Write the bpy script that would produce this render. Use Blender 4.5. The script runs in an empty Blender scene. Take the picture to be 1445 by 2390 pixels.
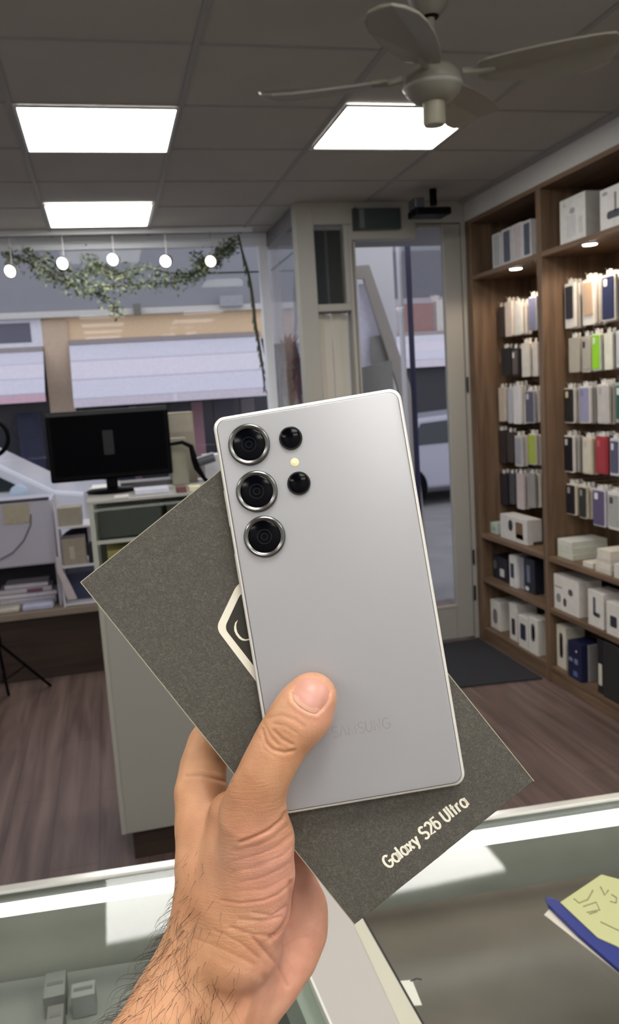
import bpy, bmesh, math, random
import numpy as np
from mathutils import Vector, Matrix

# ---------------------------------------------------------------- camera, world, lights, exposure
SC = bpy.context.scene
COL = SC.collection
EYE = 1.75
F = 1938.4
_a, _b, _c = 0.23053578, 0.14360305, -0.06398502
_f = np.array([math.sin(_a)*math.cos(_b), math.cos(_a)*math.cos(_b), -math.sin(_b)])
_r = np.array([math.cos(_a), -math.sin(_a), 0.0]); _u = np.cross(_r, _f)
R_ = math.cos(_c)*_r + math.sin(_c)*_u
U_ = -math.sin(_c)*_r + math.cos(_c)*_u
F_ = _f
cam_d = bpy.data.cameras.new('camera'); cam = bpy.data.objects.new('camera', cam_d); COL.objects.link(cam)
M = Matrix.Identity(4)
for i in range(3):
    M[i][0] = R_[i]; M[i][1] = U_[i]; M[i][2] = -F_[i]
M[2][3] = EYE
cam.matrix_world = M
cam_d.sensor_fit = 'VERTICAL'; cam_d.sensor_height = 24.0; cam_d.lens = F/2390*24.0
cam_d.clip_start = 0.02; cam_d.clip_end = 200
cam_d.dof.use_dof = True; cam_d.dof.focus_distance = 0.335; cam_d.dof.aperture_fstop = 18.0
SC.camera = cam
SC.view_settings.view_transform = 'Standard'; SC.view_settings.look = 'None'
SC.view_settings.gamma = 1.0; SC.view_settings.use_curve_mapping = False
SC.view_settings.exposure = 0.78
SC.cycles.use_denoising = True
SC.cycles.max_bounces = 7; SC.cycles.diffuse_bounces = 4; SC.cycles.transparent_max_bounces = 12
SC.cycles.sample_clamp_indirect = 4.0
PANEL_E = 8.5          # ceiling panels
STRIP_E = 2.5          # display counter strip
SPOT_E = 30.0
SKY = (0.92, 0.93, 1.0); SKY_E = 0.76
w = bpy.data.worlds.new('world'); SC.world = w; w.use_nodes = True
w.node_tree.nodes['Background'].inputs[0].default_value = SKY + (1,)
w.node_tree.nodes['Background'].inputs[1].default_value = SKY_E

# ---------------------------------------------------------------- projection helpers (pixel of the photo -> place)
def ray(x, y): return F_ + R_*(x-722.5)/F - U_*(y-1195)/F
def onz(x, y, z):
    d = ray(x, y); t = (z-EYE)/d[2]; return Vector((d[0]*t, d[1]*t, z))
def onx(x, y, X):
    d = ray(x, y); t = X/d[0]; return Vector((X, d[1]*t, d[2]*t+EYE))
def ony(x, y, Y):
    d = ray(x, y); t = Y/d[1]; return Vector((d[0]*t, Y, d[2]*t+EYE))
def ond(x, y, d): v = ray(x, y)*d; return Vector((v[0], v[1], v[2]+EYE))
CAMM = M.copy()      # camera-space frame used for the hand-held group

# ---------------------------------------------------------------- materials
def lin(c):
    return tuple(((v/255)/12.92 if v/255 <= .04045 else ((v/255+.055)/1.055)**2.4) for v in c)
_mats = {}
def mat(key, rgb, rough=0.5, metal=0.0, spec=0.5, var=0.0, scale=20.0, bump=0.0, bscale=60.0, sheen=0.0):
    if key in _mats: return _mats[key]
    m = bpy.data.materials.new(key); m.use_nodes = True; nt = m.node_tree
    b = nt.nodes['Principled BSDF']; c = lin(rgb) + (1,)
    b.inputs['Base Color'].default_value = c; b.inputs['Roughness'].default_value = rough
    b.inputs['Metallic'].default_value = metal; b.inputs['Specular IOR Level'].default_value = spec
    tc = nt.nodes.new('ShaderNodeTexCoord')
    if var:
        n = nt.nodes.new('ShaderNodeTexNoise'); n.inputs['Scale'].default_value = scale; n.inputs['Detail'].default_value = 4
        nt.links.new(tc.outputs['Object'], n.inputs['Vector'])
        r = nt.nodes.new('ShaderNodeValToRGB')
        r.color_ramp.elements[0].position = .3; r.color_ramp.elements[1].position = .7
        r.color_ramp.elements[0].color = tuple(v*(1-var) for v in c[:3]) + (1,)
        r.color_ramp.elements[1].color = tuple(min(1, v*(1+var)) for v in c[:3]) + (1,)
        nt.links.new(n.outputs['Fac'], r.inputs['Fac']); nt.links.new(r.outputs['Color'], b.inputs['Base Color'])
    if bump:
        n = nt.nodes.new('ShaderNodeTexNoise'); n.inputs['Scale'].default_value = bscale; n.inputs['Detail'].default_value = 3
        nt.links.new(tc.outputs['Object'], n.inputs['Vector'])
        bp = nt.nodes.new('ShaderNodeBump'); bp.inputs['Strength'].default_value = bump; bp.inputs['Distance'].default_value = .002
        nt.links.new(n.outputs['Fac'], bp.inputs['Height']); nt.links.new(bp.outputs['Normal'], b.inputs['Normal'])
    _mats[key] = m; return m
def cm(rgb, rough=.55): return mat('colour_%d_%d_%d_%d' % (rgb + (int(rough*100),)), rgb, rough, var=.06, scale=25)
def emis(key, rgb, e):
    if key in _mats: return _mats[key]
    m = bpy.data.materials.new(key); m.use_nodes = True; nt = m.node_tree
    b = nt.nodes['Principled BSDF']; b.inputs['Base Color'].default_value = lin(rgb) + (1,)
    b.inputs['Emission Color'].default_value = lin(rgb) + (1,); b.inputs['Emission Strength'].default_value = e
    _mats[key] = m; return m
def glass(key, tint=(1, 1, 1), rough=0.0, base=.04):
    if key in _mats: return _mats[key]
    m = bpy.data.materials.new(key); m.use_nodes = True; nt = m.node_tree; nt.nodes.clear()
    o = nt.nodes.new('ShaderNodeOutputMaterial'); t = nt.nodes.new('ShaderNodeBsdfTransparent'); g = nt.nodes.new('ShaderNodeBsdfGlossy')
    t.inputs[0].default_value = tint + (1,); g.inputs['Roughness'].default_value = rough
    lw = nt.nodes.new('ShaderNodeLayerWeight'); lw.inputs['Blend'].default_value = .5
    p = nt.nodes.new('ShaderNodeMath'); p.operation = 'POWER'; p.inputs[1].default_value = 5
    q = nt.nodes.new('ShaderNodeMath'); q.operation = 'MULTIPLY_ADD'; q.inputs[1].default_value = 1-base; q.inputs[2].default_value = base
    mx = nt.nodes.new('ShaderNodeMixShader')
    L = nt.links.new
    L(lw.outputs['Facing'], p.inputs[0]); L(p.outputs[0], q.inputs[0]); L(q.outputs[0], mx.inputs[0])
    L(t.outputs[0], mx.inputs[1]); L(g.outputs[0], mx.inputs[2]); L(mx.outputs[0], o.inputs[0])
    _mats[key] = m; return m
def translucent(key, rgb):
    if key in _mats: return _mats[key]
    m = mat(key, rgb, .7); nt = m.node_tree; b = nt.nodes['Principled BSDF']; o = nt.nodes['Material Output']
    t = nt.nodes.new('ShaderNodeBsdfTranslucent'); t.inputs[0].default_value = lin(rgb) + (1,); mx = nt.nodes.new('ShaderNodeMixShader'); mx.inputs[0].default_value = .65
    nt.links.new(b.outputs[0], mx.inputs[1]); nt.links.new(t.outputs[0], mx.inputs[2]); nt.links.new(mx.outputs[0], o.inputs[0]); return m
def wood(key, dark, light, grain_axis='Z', rough=.5, scale=6.0, plank=None, spec=.5):
    m = bpy.data.materials.new(key); m.use_nodes = True; nt = m.node_tree; L = nt.links.new
    b = nt.nodes['Principled BSDF']; b.inputs['Roughness'].default_value = rough; b.inputs['Specular IOR Level'].default_value = spec
    tc = nt.nodes.new('ShaderNodeTexCoord'); mp = nt.nodes.new('ShaderNodeMapping')
    s = {'X': (.06, 1, 1), 'Y': (1, .06, 1), 'Z': (1, 1, .06)}[grain_axis]
    mp.inputs['Scale'].default_value = tuple(v*scale*4 for v in s); L(tc.outputs['Object'], mp.inputs['Vector'])
    n = nt.nodes.new('ShaderNodeTexNoise'); n.inputs['Scale'].default_value = 1; n.inputs['Detail'].default_value = 6; n.inputs['Distortion'].default_value = .6
    L(mp.outputs[0], n.inputs['Vector'])
    r = nt.nodes.new('ShaderNodeValToRGB'); r.color_ramp.elements[0].position = .32; r.color_ramp.elements[1].position = .68
    r.color_ramp.elements[0].color = lin(dark) + (1,); r.color_ramp.elements[1].color = lin(light) + (1,)
    L(n.outputs['Fac'], r.inputs['Fac']); out = r.outputs['Color']
    if plank:
        mp2 = nt.nodes.new('ShaderNodeMapping'); L(tc.outputs['Object'], mp2.inputs['Vector'])
        mp2.inputs['Rotation'].default_value = (0, 0, math.radians(90))
        br = nt.nodes.new('ShaderNodeTexBrick'); br.inputs['Scale'].default_value = 1
        br.inputs['Brick Width'].default_value = 1.25; br.inputs['Row Height'].default_value = plank
        br.inputs['Mortar Size'].default_value = .003; br.inputs['Color1'].default_value = (.92, .92, .92, 1); br.inputs['Color2'].default_value = (1.06, 1.06, 1.06, 1)
        br.inputs['Mortar'].default_value = (.65, .65, .65, 1); L(mp2.outputs[0], br.inputs['Vector'])
        mu = nt.nodes.new('ShaderNodeMix'); mu.data_type = 'RGBA'; mu.blend_type = 'MULTIPLY'; mu.inputs['Factor'].default_value = 1
        L(out, mu.inputs['A']); L(br.outputs['Color'], mu.inputs['B']); out = mu.outputs['Result']
    L(out, b.inputs['Base Color']); _mats[key] = m; return m

M_ceil = mat('ceiling_tile_paint', (172, 170, 165), .9, spec=.1, var=.04, scale=3)
M_grid = mat('ceiling_grid_metal', (150, 150, 148), .6, spec=.2)
M_wall = mat('warm_grey_wall_paint', (192, 191, 188), .7, var=.03, scale=2)
M_frame = mat('grey_door_frame_paint', (164, 162, 156), .5)
M_alu = mat('aluminium_window_frame', (236, 239, 246), .45)
M_floor = wood('dark_laminate_floor', (84, 68, 64), (120, 100, 94), 'Y', .33, 5, plank=.19, spec=.6)
M_cab = wood('walnut_shelf_veneer', (90, 70, 53), (124, 99, 78), 'Z', .5, 7)
M_cabh = wood('walnut_shelf_veneer_lengthwise', (92, 71, 54), (126, 101, 79), 'Y', .5, 7)
M_brown = wood('dark_brown_ledge_panel', (44, 33, 27), (62, 47, 38), 'X', .5, 6)
M_glass = glass('clear_window_glass', (.93, .94, .96), 0, .006)
M_white = mat('white_card', (226, 222, 216), .55)
M_black = mat('black_plastic', (5, 5, 8), .5, spec=.08)
M_dark = mat('dark_grey_plastic', (30, 30, 34), .5, spec=.3)

# ---------------------------------------------------------------- mesh helpers
class MB:
    def __init__(s): s.v = []; s.f = []
    def add(s, vs, fs):
        o = len(s.v); s.v += [tuple(v) for v in vs]; s.f += [tuple(i+o for i in f) for f in fs]; return s
    def box(s, x0, x1, y0, y1, z0, z1):
        return s.prism([(x0, y0), (x1, y0), (x1, y1), (x0, y1)], z0, z1)
    def prism(s, poly, z0, z1):
        n = len(poly)
        vs = [(x, y, z0) for x, y in poly] + [(x, y, z1) for x, y in poly]
        fs = [tuple(range(n))[::-1], tuple(range(n, 2*n))] + [(i, (i+1) % n, n+(i+1) % n, n+i) for i in range(n)]
        return s.add(vs, fs)
    def extrude(s, pts, vec):      # any planar 3d polygon pushed along vec
        n = len(pts); v = Vector(vec); P = [Vector(p) for p in pts]
        return s.add(P + [p+v for p in P], [tuple(range(n))[::-1], tuple(range(n, 2*n))] + [(i, (i+1) % n, n+(i+1) % n, n+i) for i in range(n)])
    def tube(s, path, r, n=10, caps=True):
        P = [Vector(p) for p in path]; rs = r if isinstance(r, (list, tuple)) else [r]*len(P)
        T0 = None; up = Vector((0, 0, 1)); rings = []
        for i, p in enumerate(P):
            t = (P[min(i+1, len(P)-1)] - P[max(i-1, 0)]).normalized()
            if T0 is None:
                a = t.orthogonal().normalized()
            else:
                a = (a - t*a.dot(t)); a = a.normalized() if a.length > 1e-6 else t.orthogonal().normalized()
            T0 = t; b = t.cross(a)
            rings.append([p + (a*math.cos(2*math.pi*k/n) + b*math.sin(2*math.pi*k/n))*rs[i] for k in range(n)])
        vs = [v for rr in rings for v in rr]; fs = []
        for i in range(len(P)-1):
            for k in range(n):
                fs.append((i*n+k, i*n+(k+1) % n, (i+1)*n+(k+1) % n, (i+1)*n+k))
        if caps: fs += [tuple(range(n))[::-1], tuple((len(P)-1)*n+k for k in range(n))]
        return s.add(vs, fs)
    def lathe(s, c, prof, n=32, axis=None):   # prof: (radius, height) list along axis
        c = Vector(c); ax = Vector(axis or (0, 0, 1)).normalized(); a = ax.orthogonal().normalized(); b = ax.cross(a)
        vs = [c + ax*h + (a*math.cos(2*math.pi*k/n)+b*math.sin(2*math.pi*k/n))*max(r, 1e-5) for r, h in prof for k in range(n)]
        fs = [(i*n+k, i*n+(k+1) % n, (i+1)*n+(k+1) % n, (i+1)*n+k) for i in range(len(prof)-1) for k in range(n)]
        fs += [tuple(range(n))[::-1], tuple((len(prof)-1)*n+k for k in range(n))]
        return s.add(vs, fs)
    def build(s, name, m, parent=None, smooth=False, bevel=0, seg=2, mw=None):
        me = bpy.data.meshes.new(name); me.from_pydata(s.v, [], s.f); me.validate()
        bm = bmesh.new(); bm.from_mesh(me)
        bmesh.ops.recalc_face_normals(bm, faces=bm.faces)
        if bevel:
            ed = [e for e in bm.edges if e.is_manifold and e.calc_face_angle(0) > .5]
            bmesh.ops.bevel(bm, geom=ed, offset=bevel, segments=seg, affect='EDGES', profile=.5)
        bm.to_mesh(me); bm.free()
        if smooth:
            for p in me.polygons: p.use_smooth = True
            me.set_sharp_from_angle(angle=math.radians(40))
        me.materials.append(m)
        o = bpy.data.objects.new(name, me); COL.objects.link(o)
        if parent is not None:
            o.parent = parent; pw = world_of(parent)
            o.matrix_parent_inverse = pw.inverted()
        return o
def world_of(o):
    m = o.matrix_basis.copy()
    if o.parent: m = world_of(o.parent) @ o.matrix_parent_inverse @ m
    return m
def tag(o, label=None, cat=None, group=None, kind=None):
    if label: o['label'] = label
    if cat: o['category'] = cat
    if group: o['group'] = group
    if kind: o['kind'] = kind
    return o
def thing(name, label, cat, loc=(0, 0, 0), group=None):
    o = bpy.data.objects.new(name, None); COL.objects.link(o); o.location = loc; o.empty_display_size = .05
    return tag(o, label, cat, group)
def struct(name, mb, m, **k): return tag(mb.build(name, m, **k), kind='structure')
def boxpart(name, m, parent, x0, x1, y0, y1, z0, z1, bevel=0):
    return MB().box(x0, x1, y0, y1, z0, z1).build(name, m, parent, bevel=bevel)

# ================================================================ THE ROOM
ZC = 2.90; XR = 2.352; YD = 5.15; YW = 6.10; XL = -3.2; YB = -3.2
struct('floor', MB().box(XL, 3.2, YB, YW+.1, -.05, 0), M_floor)
cb = MB(); cb.box(XL, 3.2, YB, YD+.1, ZC, ZC+.05); cb.box(XL, 1.24, YD+.1, YW+.1, ZC, ZC+.05)
struct('ceiling', cb, M_ceil)
struct('wall_left', MB().box(XL-.1, XL, YB, YW+.1, 0, ZC), M_wall)
struct('wall_back', MB().box(XL, 3.2, YB-.1, YB, 0, ZC), M_wall)
wr = MB(); wr.box(2.80, 2.9, YB, YD+.1, 0, ZC); wr.box(XR, 2.80, YB, 2.3, 0, ZC); wr.box(XR, 2.80, 2.3, YD, 2.765, ZC)
struct('wall_right', wr, M_wall)
gridb = MB()
for k in range(-4, 5):
    x = -.245 + .647*k
    if XL < x < XR: gridb.box(x-.012, x+.012, YB, YD if x > 1.2 else YW, ZC-.005, ZC)
for k in range(-10, 6):
    y = 2.90 + .582*k
    gridb.box(XL, XR if y < YD else 1.24, y-.007, y+.007, ZC-.004, ZC)
gridb.box(XR-.03, XR, YB, YD, ZC-.02, ZC)
struct('trim_1', gridb, M_grid)
M_diff = emis('light_diffuser', (255, 253, 248), PANEL_E)
M_lframe = mat('white_light_frame', (200, 200, 198), .5)
def panel(x0, x1, y0, y1, label):
    t = thing('ceiling_light', label, 'ceiling light', ((x0+x1)/2, (y0+y1)/2, ZC), 'recessed square ceiling light panels')
    fb = MB(); b = .012
    fb.box(x0, x1, y0, y0+b, ZC-.014, ZC-.0055); fb.box(x0, x1, y1-b, y1, ZC-.014, ZC-.0055)
    fb.box(x0, x0+b, y0+b, y1-b, ZC-.014, ZC-.0055); fb.box(x1-b, x1, y0+b, y1-b, ZC-.014, ZC-.0055)
    fb.build('frame', M_lframe, t)
    MB().box(x0+b, x1-b, y0+b, y1-b, ZC-.0125, ZC-.0065).build('diffuser', M_diff, t)
panel(-.232, .395, 3.485, 4.075, 'square white ceiling light panel at upper left, the nearer of the two left panels')
panel(-.236, .385, 5.10, 5.72, 'small looking white ceiling light panel at far left, nearest the shop window')
panel(1.062, 1.680, 3.42, 4.01, 'white ceiling light panel partly hidden by the ceiling fan')
for x, xn in ((-2.2, 'left'), (-.23, 'middle'), (1.06, 'right')):
    for y, yn in ((.58, 'nearest row over the glass counter'), (-.58, 'row above the viewer'), (-1.75, 'row behind the viewer'), (-2.9, 'last row by the back wall')):
        panel(x, x+.61, y, y+.57, 'square ceiling light panel, %s one of the %s' % (xn, yn))

# door wall : grey framed panes, pier, door leaf
dw = MB()
dw.box(1.235, 1.350, YD, YD+.10, 0, ZC)                 # pier
dw.box(1.350, XR, YD, YD+.10, 2.765, ZC)                 # band above the panes
dw.box(1.350, 1.568, YD, YD+.10, 2.24, 2.285); dw.box(1.538, 1.568, YD, YD+.10, 2.285, 2.765)            # bar between dark and cream pane
dw.box(1.568, 1.592, YD, YD+.10, 0, 2.765)               # door post
dw.box(1.590, 2.02, YD, YD+.10, 2.672, 2.765)            # head over the door
dw.box(2.02, XR, YD+.03, YD+.10, 2.76, 2.765)
dw.box(2.325, 2.40, YD-.01, YD+.10, 0, 2.765)            # hinge jamb
dw.box(1.350, 1.568, YD+.02, YD+.08, 0, .12)
struct('wall_far', dw, M_frame, bevel=.004)
# fixed side pane beside the door
win = MB().box(1.350, 1.568, YD+.045, YD+.052, .12, 2.74)
struct('window_1', win, M_glass)
t = thing('dark_blind', 'pair of dark vertical panels behind the upper pane left of the door', 'blind', (1.44, YD+.09, 2.3))
boxpart('slat', mat('dark_blind_grey', (36, 40, 44), .6), t, 1.352, 1.436, YD+.075, YD+.09, 2.29, 2.745)
boxpart('slat', mat('dark_blind_olive', (42, 44, 36), .6), t, 1.454, 1.536, YD+.075, YD+.09, 2.29, 2.745)
boxpart('divider', mat('olive_grey', (78, 80, 72), .6), t, 1.434, 1.450, YD+.07, YD+.09, 2.29, 2.745)
t = thing('vertical_blind', 'cream vertical blind in the pane left of the glass door', 'blind', (1.44, YD+.10, .2))
for i in range(4):
    x = 1.352 + i*.054
    MB().extrude([(x, YD+.10, .15), (x+.052, YD+.10+.012*((i % 2)*2-1), .15), (x+.052, YD+.10+.012*((i % 2)*2-1), 2.236-.012*(i % 2)), (x, YD+.10, 2.236)], (0, .004, 0)).build('slat', translucent('cream_blind_fabric', (252, 246, 232)), t)
boxpart('header_rail', mat('grey_rail', (90, 86, 78), .5), t, 1.352, 1.566, YD+.085, YD+.13, 2.236, 2.25)
# door leaf with a glass pane
dr = thing('door_1', None, None, (2.32, YD, 0)); dr['kind'] = 'structure'
db = MB()
db.box(1.598, 1.612, YD, YD+.045, .01, 2.66)
db.box(2.20, 2.322, YD, YD+.045, .01, 2.755)
db.box(1.612, 2.20, YD, YD+.045, .01, .235)
db.box(2.03, 2.20, YD, YD+.045, 2.735, 2.755)
db.build('door_frame', M_frame, dr, bevel=.006)
boxpart('glazing_bead', mat('pale_bead', (176, 172, 160), .5), dr, 1.612, 2.20, YD-.004, YD+.01, .235, .25)
boxpart('pane', M_glass, dr, 1.612, 2.20, YD+.02, YD+.026, .25, 2.735)
for z in (.25+.02, .52, 1.68):
    MB().tube([(2.330, YD-.012, z), (2.330, YD-.012, z+.10)], .008).build('hinge', mat('dark_hinge_steel', (62, 60, 56), .4, .6), dr)
# transom box + ceiling camera
t = thing('transom_sign_box', 'dark teal rectangular box mounted above the glass door', 'sign box', (1.75, YD-.03, 2.72))
boxpart('housing', mat('dark_teal_box', (46, 58, 60), .35), t, 1.602, 1.905, YD-.05, YD, 2.724, 2.850, .004)
boxpart('end_cap', mat('teal_end_cap', (28, 36, 38), .4), t, 1.600, 1.618, YD-.055, YD-.001, 2.722, 2.852)
boxpart('light_strip', mat('pale_teal_strip', (92, 104, 108), .3), t, 1.632, 1.664, YD-.0525, YD-.049, 2.73, 2.846)
t = thing('ceiling_camera', 'black camera on a short arm hanging from the ceiling above the door', 'security camera', (2.06, 4.9, ZC))
p = ony(1012, 480, 4.85)
MB().tube([(p.x, 4.85, ZC), (p.x, 4.85, p.z)], .022).build('mount', M_black, t)
q0 = ony(965, 505, 4.80); q1 = ony(1045, 487, 4.80)
MB().box(q0.x, q1.x, 4.74, 4.90, q0.z, q1.z).build('body', M_black, t, bevel=.008)
boxpart('lens_cover', mat('grey_lens_cover', (74, 74, 78), .3), t, q0.x+.0, q0.x+.06, 4.76, 4.88, q1.z+.001, q1.z+.06, .006)

# shop window (front) with aluminium frame, and side return into the recessed entrance
wf = MB()
wf.box(XL, 1.24, YW, YW+.06, 2.815, 2.855)
wf.box(XL, 1.24, YW-.02, YW+.08, 2.855, ZC)
wf.box(1.178, 1.245, YW-.01, YW+.06, 0, 2.86)
wf.box(1.245, 1.26, YD+.10, YW+.02, 2.80, 2.86)
wf.box(1.225, 1.262, YD+.10, YW+.02, 0, .50)
wf.box(XL, 1.18, YW, YW+.08, 0, .46)
struct('trim_2', wf, M_alu, bevel=.004)
struct('window_2', MB().box(XL, 1.178, YW+.03, YW+.036, .46, 2.815), M_glass)
struct('window_3', MB().box(1.25, 1.256, YD+.10, YW, .50, 2.80), M_glass)
struct('trim_3', MB().box(.62, 1.178, YW+.037, YW+.045, 2.632, 2.642).box(1.257, 1.262, YD+.15, YW, 2.632, 2.642), mat('thin_dark_glazing_bar', (60, 60, 62), .5))

# ================================================================ DISPLAY SHELVING (right)
XB = 2.75
sh = thing('display_shelving', 'tall walnut display shelving with two bays along the right wall', 'shelving unit', (XR, 4.2, 0))
SZ = dict(top=2.415, s1=.742, s2=.442, s3=.095)
SP = [('left', 4.235, 5.06), ('right', 2.36, 4.185)]
boxpart('side_panel', M_cab, sh, XR, 2.80, 5.06, 5.145, 0, 2.765, .002)
boxpart('divider', M_cab, sh, XR, 2.80, 4.185, 4.235, .0, 2.74, .002)
boxpart('side_panel', M_cab, sh, XR, 2.80, 2.305, 2.36, 0, 2.765, .002)
boxpart('top_panel', M_cabh, sh, XR, 2.80, 2.36, 5.06, 2.74, 2.765, .002)
boxpart('back_panel', M_cab, sh, XB, 2.79, 2.36, 5.06, .0, 2.74)
boxpart('plinth', M_cabh, sh, XR+.006, 2.75, 2.36, 5.06, 0, .07)
for nm, y0, y1 in SP:
    for k, z in SZ.items():
        boxpart('shelf', M_cabh, sh, XR+.002, XB, y0, y1, z-(.028 if k != 's3' else .026), z, .002)
# slat grooves on the upper back panels
for nm, y0, y1 in SP:
    boxpart('groove_strip', mat('dark_groove', (38, 24, 16), .7), sh, XB-.004, XB, y0+.02, y1-.02, 2.262, 2.272)
# downlights under the top shelves
M_dl = emis('downlight_lens', (255, 250, 240), 14)
for px, py, lab in ((1204, 627, 'round downlight under the top shelf of the left bay'), (1377, 570, 'round downlight under the top shelf of the right bay')):
    p = onz(px, py, 2.382)
    t = thing('shelf_downlight', lab, 'downlight', (p.x, p.y, 2.387), 'downlights under the top shelf')
    MB().lathe((p.x, p.y, 2.387), [(.040, 0), (.042, -.004), (.036, -.007), (.034, -.004)], 28).build('rim', mat('chrome_rim', (220, 220, 220), .3, .8), t, smooth=True)
    MB().lathe((p.x, p.y, 2.384), [(.033, 0), (.033, -.006)], 28).build('lens', M_dl, t)
    ld = bpy.data.lights.new('downlight_beam', 'SPOT'); ld.energy = 6; ld.color = (1, .80, .60); ld.spot_size = math.radians(174); ld.spot_blend = .35; ld.shadow_soft_size = .03
    lo = bpy.data.objects.new('downlight_beam', ld); COL.objects.link(lo); lo.location = (p.x, p.y, 2.370); 
    lo.parent = t; lo.matrix_parent_inverse = world_of(t).inverted()

# ---- packs hanging on hooks --------------------------------------------------
random.seed(4)
M_hook = mat('steel_hook_wire', (150, 150, 150), .35, .8)
def rrect(cy, cz, w_, h_, r, n=4):
    out = []
    for sx, sz, a0 in ((1, 1, 0), (-1, 1, 90), (-1, -1, 180), (1, -1, 270)):
        for k in range(n+1):
            a = math.radians(a0 + 90*k/n); out.append((cy+sx*(w_/2-r)+r*math.cos(a), cz+sz*(h_/2-r)+r*math.sin(a)))
    return out
def yz_plate(mb, X, poly, th): return mb.extrude([(X, y, z) for y, z in poly], (th, 0, 0))
def make_pack(X, y0, y1, z0, z1, card, window, wkind, label, group, cam=None, tabs=True):
    """one hanging retail pack facing the room (-X)"""
    cy = (y0+y1)/2; cz = (z0+z1)/2; wd = abs(y1-y0); ht = abs(z1-z0)
    t = thing('phone_case_pack', label, 'phone case', (X, cy, cz-ht/2), group)
    b = MB(); yz_plate(b, X, rrect(cy, cz, wd, ht, .008), .014); b.build('card', cm(card), t)
    if tabs:
        b = MB(); yz_plate(b, X+.006, rrect(cy, cz+ht/2+.012, wd*.42, .028, .006), .002); b.build('hang_tab', cm((232, 228, 220)), t)
    if window:
        k = {'full': (.86, .92, 0), 'upper': (.74, .72, .07), 'tall': (.78, .84, .0)}[wkind]
        b = MB(); yz_plate(b, X-.004, rrect(cy+wd*.02, cz+ht*k[2], wd*k[0], ht*k[1], .007), .0045); wo = b.build('case', cm(window, .4), t)
        if cam:
            b = MB(); yz_plate(b, X-.0055, rrect(cy+wd*.18, cz+ht*(k[2]+k[1]/2)-.028, wd*.26, .034, .006), .002); b.build('camera_cutout', cm(cam, .4), wo)
    return t
def hook(X0, y, z): MB().tube([(XB, y, z), (X0, y, z), (X0-.006, y, z+.010)], .0028, 6).build('hook', M_hook, sh)
def row(bay, ordinal, XF, items, n_behind, z_hint=None):
    for i, it in enumerate(items):
        xl, xr, yt, yb, card, window, wk, cam, desc = it[:9]
        nb = it[9] if len(it) > 9 else n_behind
        a = onx(xl, yt, XF); b_ = onx(xr, yb, XF)
        top, bot = a.z, b_.z
        c = onx(xr, yt, XF)
        make_pack(XF, min(a.y, b_.y), max(a.y, b_.y), bot, top, card, window, wk, '%s, %s hook row, %s bay' % (desc, ordinal, bay), 'phone cases hanging in the %s bay' % bay, cam)
        y = (a.y+b_.y)/2; hook(XF-.01, y, top+.022)
        for k in range(nb):
            dx = .026 + k*.030 + random.uniform(-.003, .003); dz = random.uniform(-.006, .003); dy = random.uniform(-.004, .004)
            cc = random.choice([(226, 220, 212), (214, 210, 204), (205, 200, 196), (232, 226, 214)]) if sum(card) > 300 else random.choice([(52, 50, 52), (70, 66, 66), (40, 40, 44)])
            if XF+dx+.014 > XB-.01: break
            make_pack(XF+dx, min(a.y, b_.y)+dy, max(a.y, b_.y)+dy, bot+dz, top+dz, cc, None, 'full',
                      '%s pack %s behind %s, %s row %s bay' % ('pale' if sum(cc) > 300 else 'dark', ['first', 'second', 'third', 'fourth'][k], desc, ordinal, bay),
                      'phone cases hanging in the %s bay' % bay)
W_ = (226, 221, 214); CR = (214, 204, 186); GR = (176, 176, 180)
XFR = 2.47; XFL = 2.50
row('right', 'top', XFR, [
    (1318, 1342, 664, 764, W_, (44, 48, 58), 'upper', None, 'white pack with charcoal case window'),
    (1359, 1389, 655, 756, W_, (196, 168, 142), 'upper', None, 'white pack with sand coloured window'),
    (1405, 1437, 645, 746, W_, (40, 46, 80), 'full', (220, 220, 225), 'white framed pack with navy case')], 2)
row('right', 'second', XFR, [
    (1327, 1353, 790, 868, (178, 172, 158), None, 'full', None, 'plain beige grey phone box'),
    (1358, 1379, 786, 868, (186, 180, 168), (178, 172, 160), 'tall', (50, 50, 54), 'taupe case pack with dark camera opening'),
    (1382, 1402, 780, 864, (222, 226, 214), (150, 214, 40), 'full', (226, 230, 222), 'lime green case pack with whitish opening'),
    (1410, 1430, 778, 862, (226, 224, 208), None, 'full', None, 'plain off-white box beside lime green one'),
    (1438, 1462, 772, 856, (216, 214, 216), (200, 200, 206), 'tall', None, 'pale lilac grey pack at photo edge')], 1)
row('right', 'third', XFR, [
    (1317, 1342, 906, 988, (206, 202, 196), (40, 39, 40), 'full', (210, 200, 160), 'black case pack with gold opening'),
    (1352, 1378, 902, 988, W_, (150, 148, 178), 'full', (130, 128, 156), 'lavender case pack'),
    (1394, 1421, 897, 989, (222, 216, 208), (196, 190, 186), 'full', (170, 166, 162), 'light grey case pack'),
    (1437, 1462, 893, 986, (170, 180, 172), (40, 96, 74), 'tall', (230, 230, 230), 'dark green case pack at photo edge')], 2)
row('right', 'fourth', XFR, [
    (1316, 1340, 1016, 1104, W_, (28, 28, 36), 'full', (200, 200, 196), 'black case pack with grey camera opening'),
    (1360, 1383, 1020, 1108, (214, 200, 174), (212, 204, 186), 'full', (190, 182, 166), 'cream case pack'),
    (1390, 1418, 1018, 1108, (168, 60, 66), (164, 50, 60), 'full', (190, 90, 94), 'red case pack'),
    (1424, 1447, 1022, 1112, (206, 204, 214), (86, 84, 108), 'tall', (220, 220, 228), 'slate blue case pack')], 2)
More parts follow.
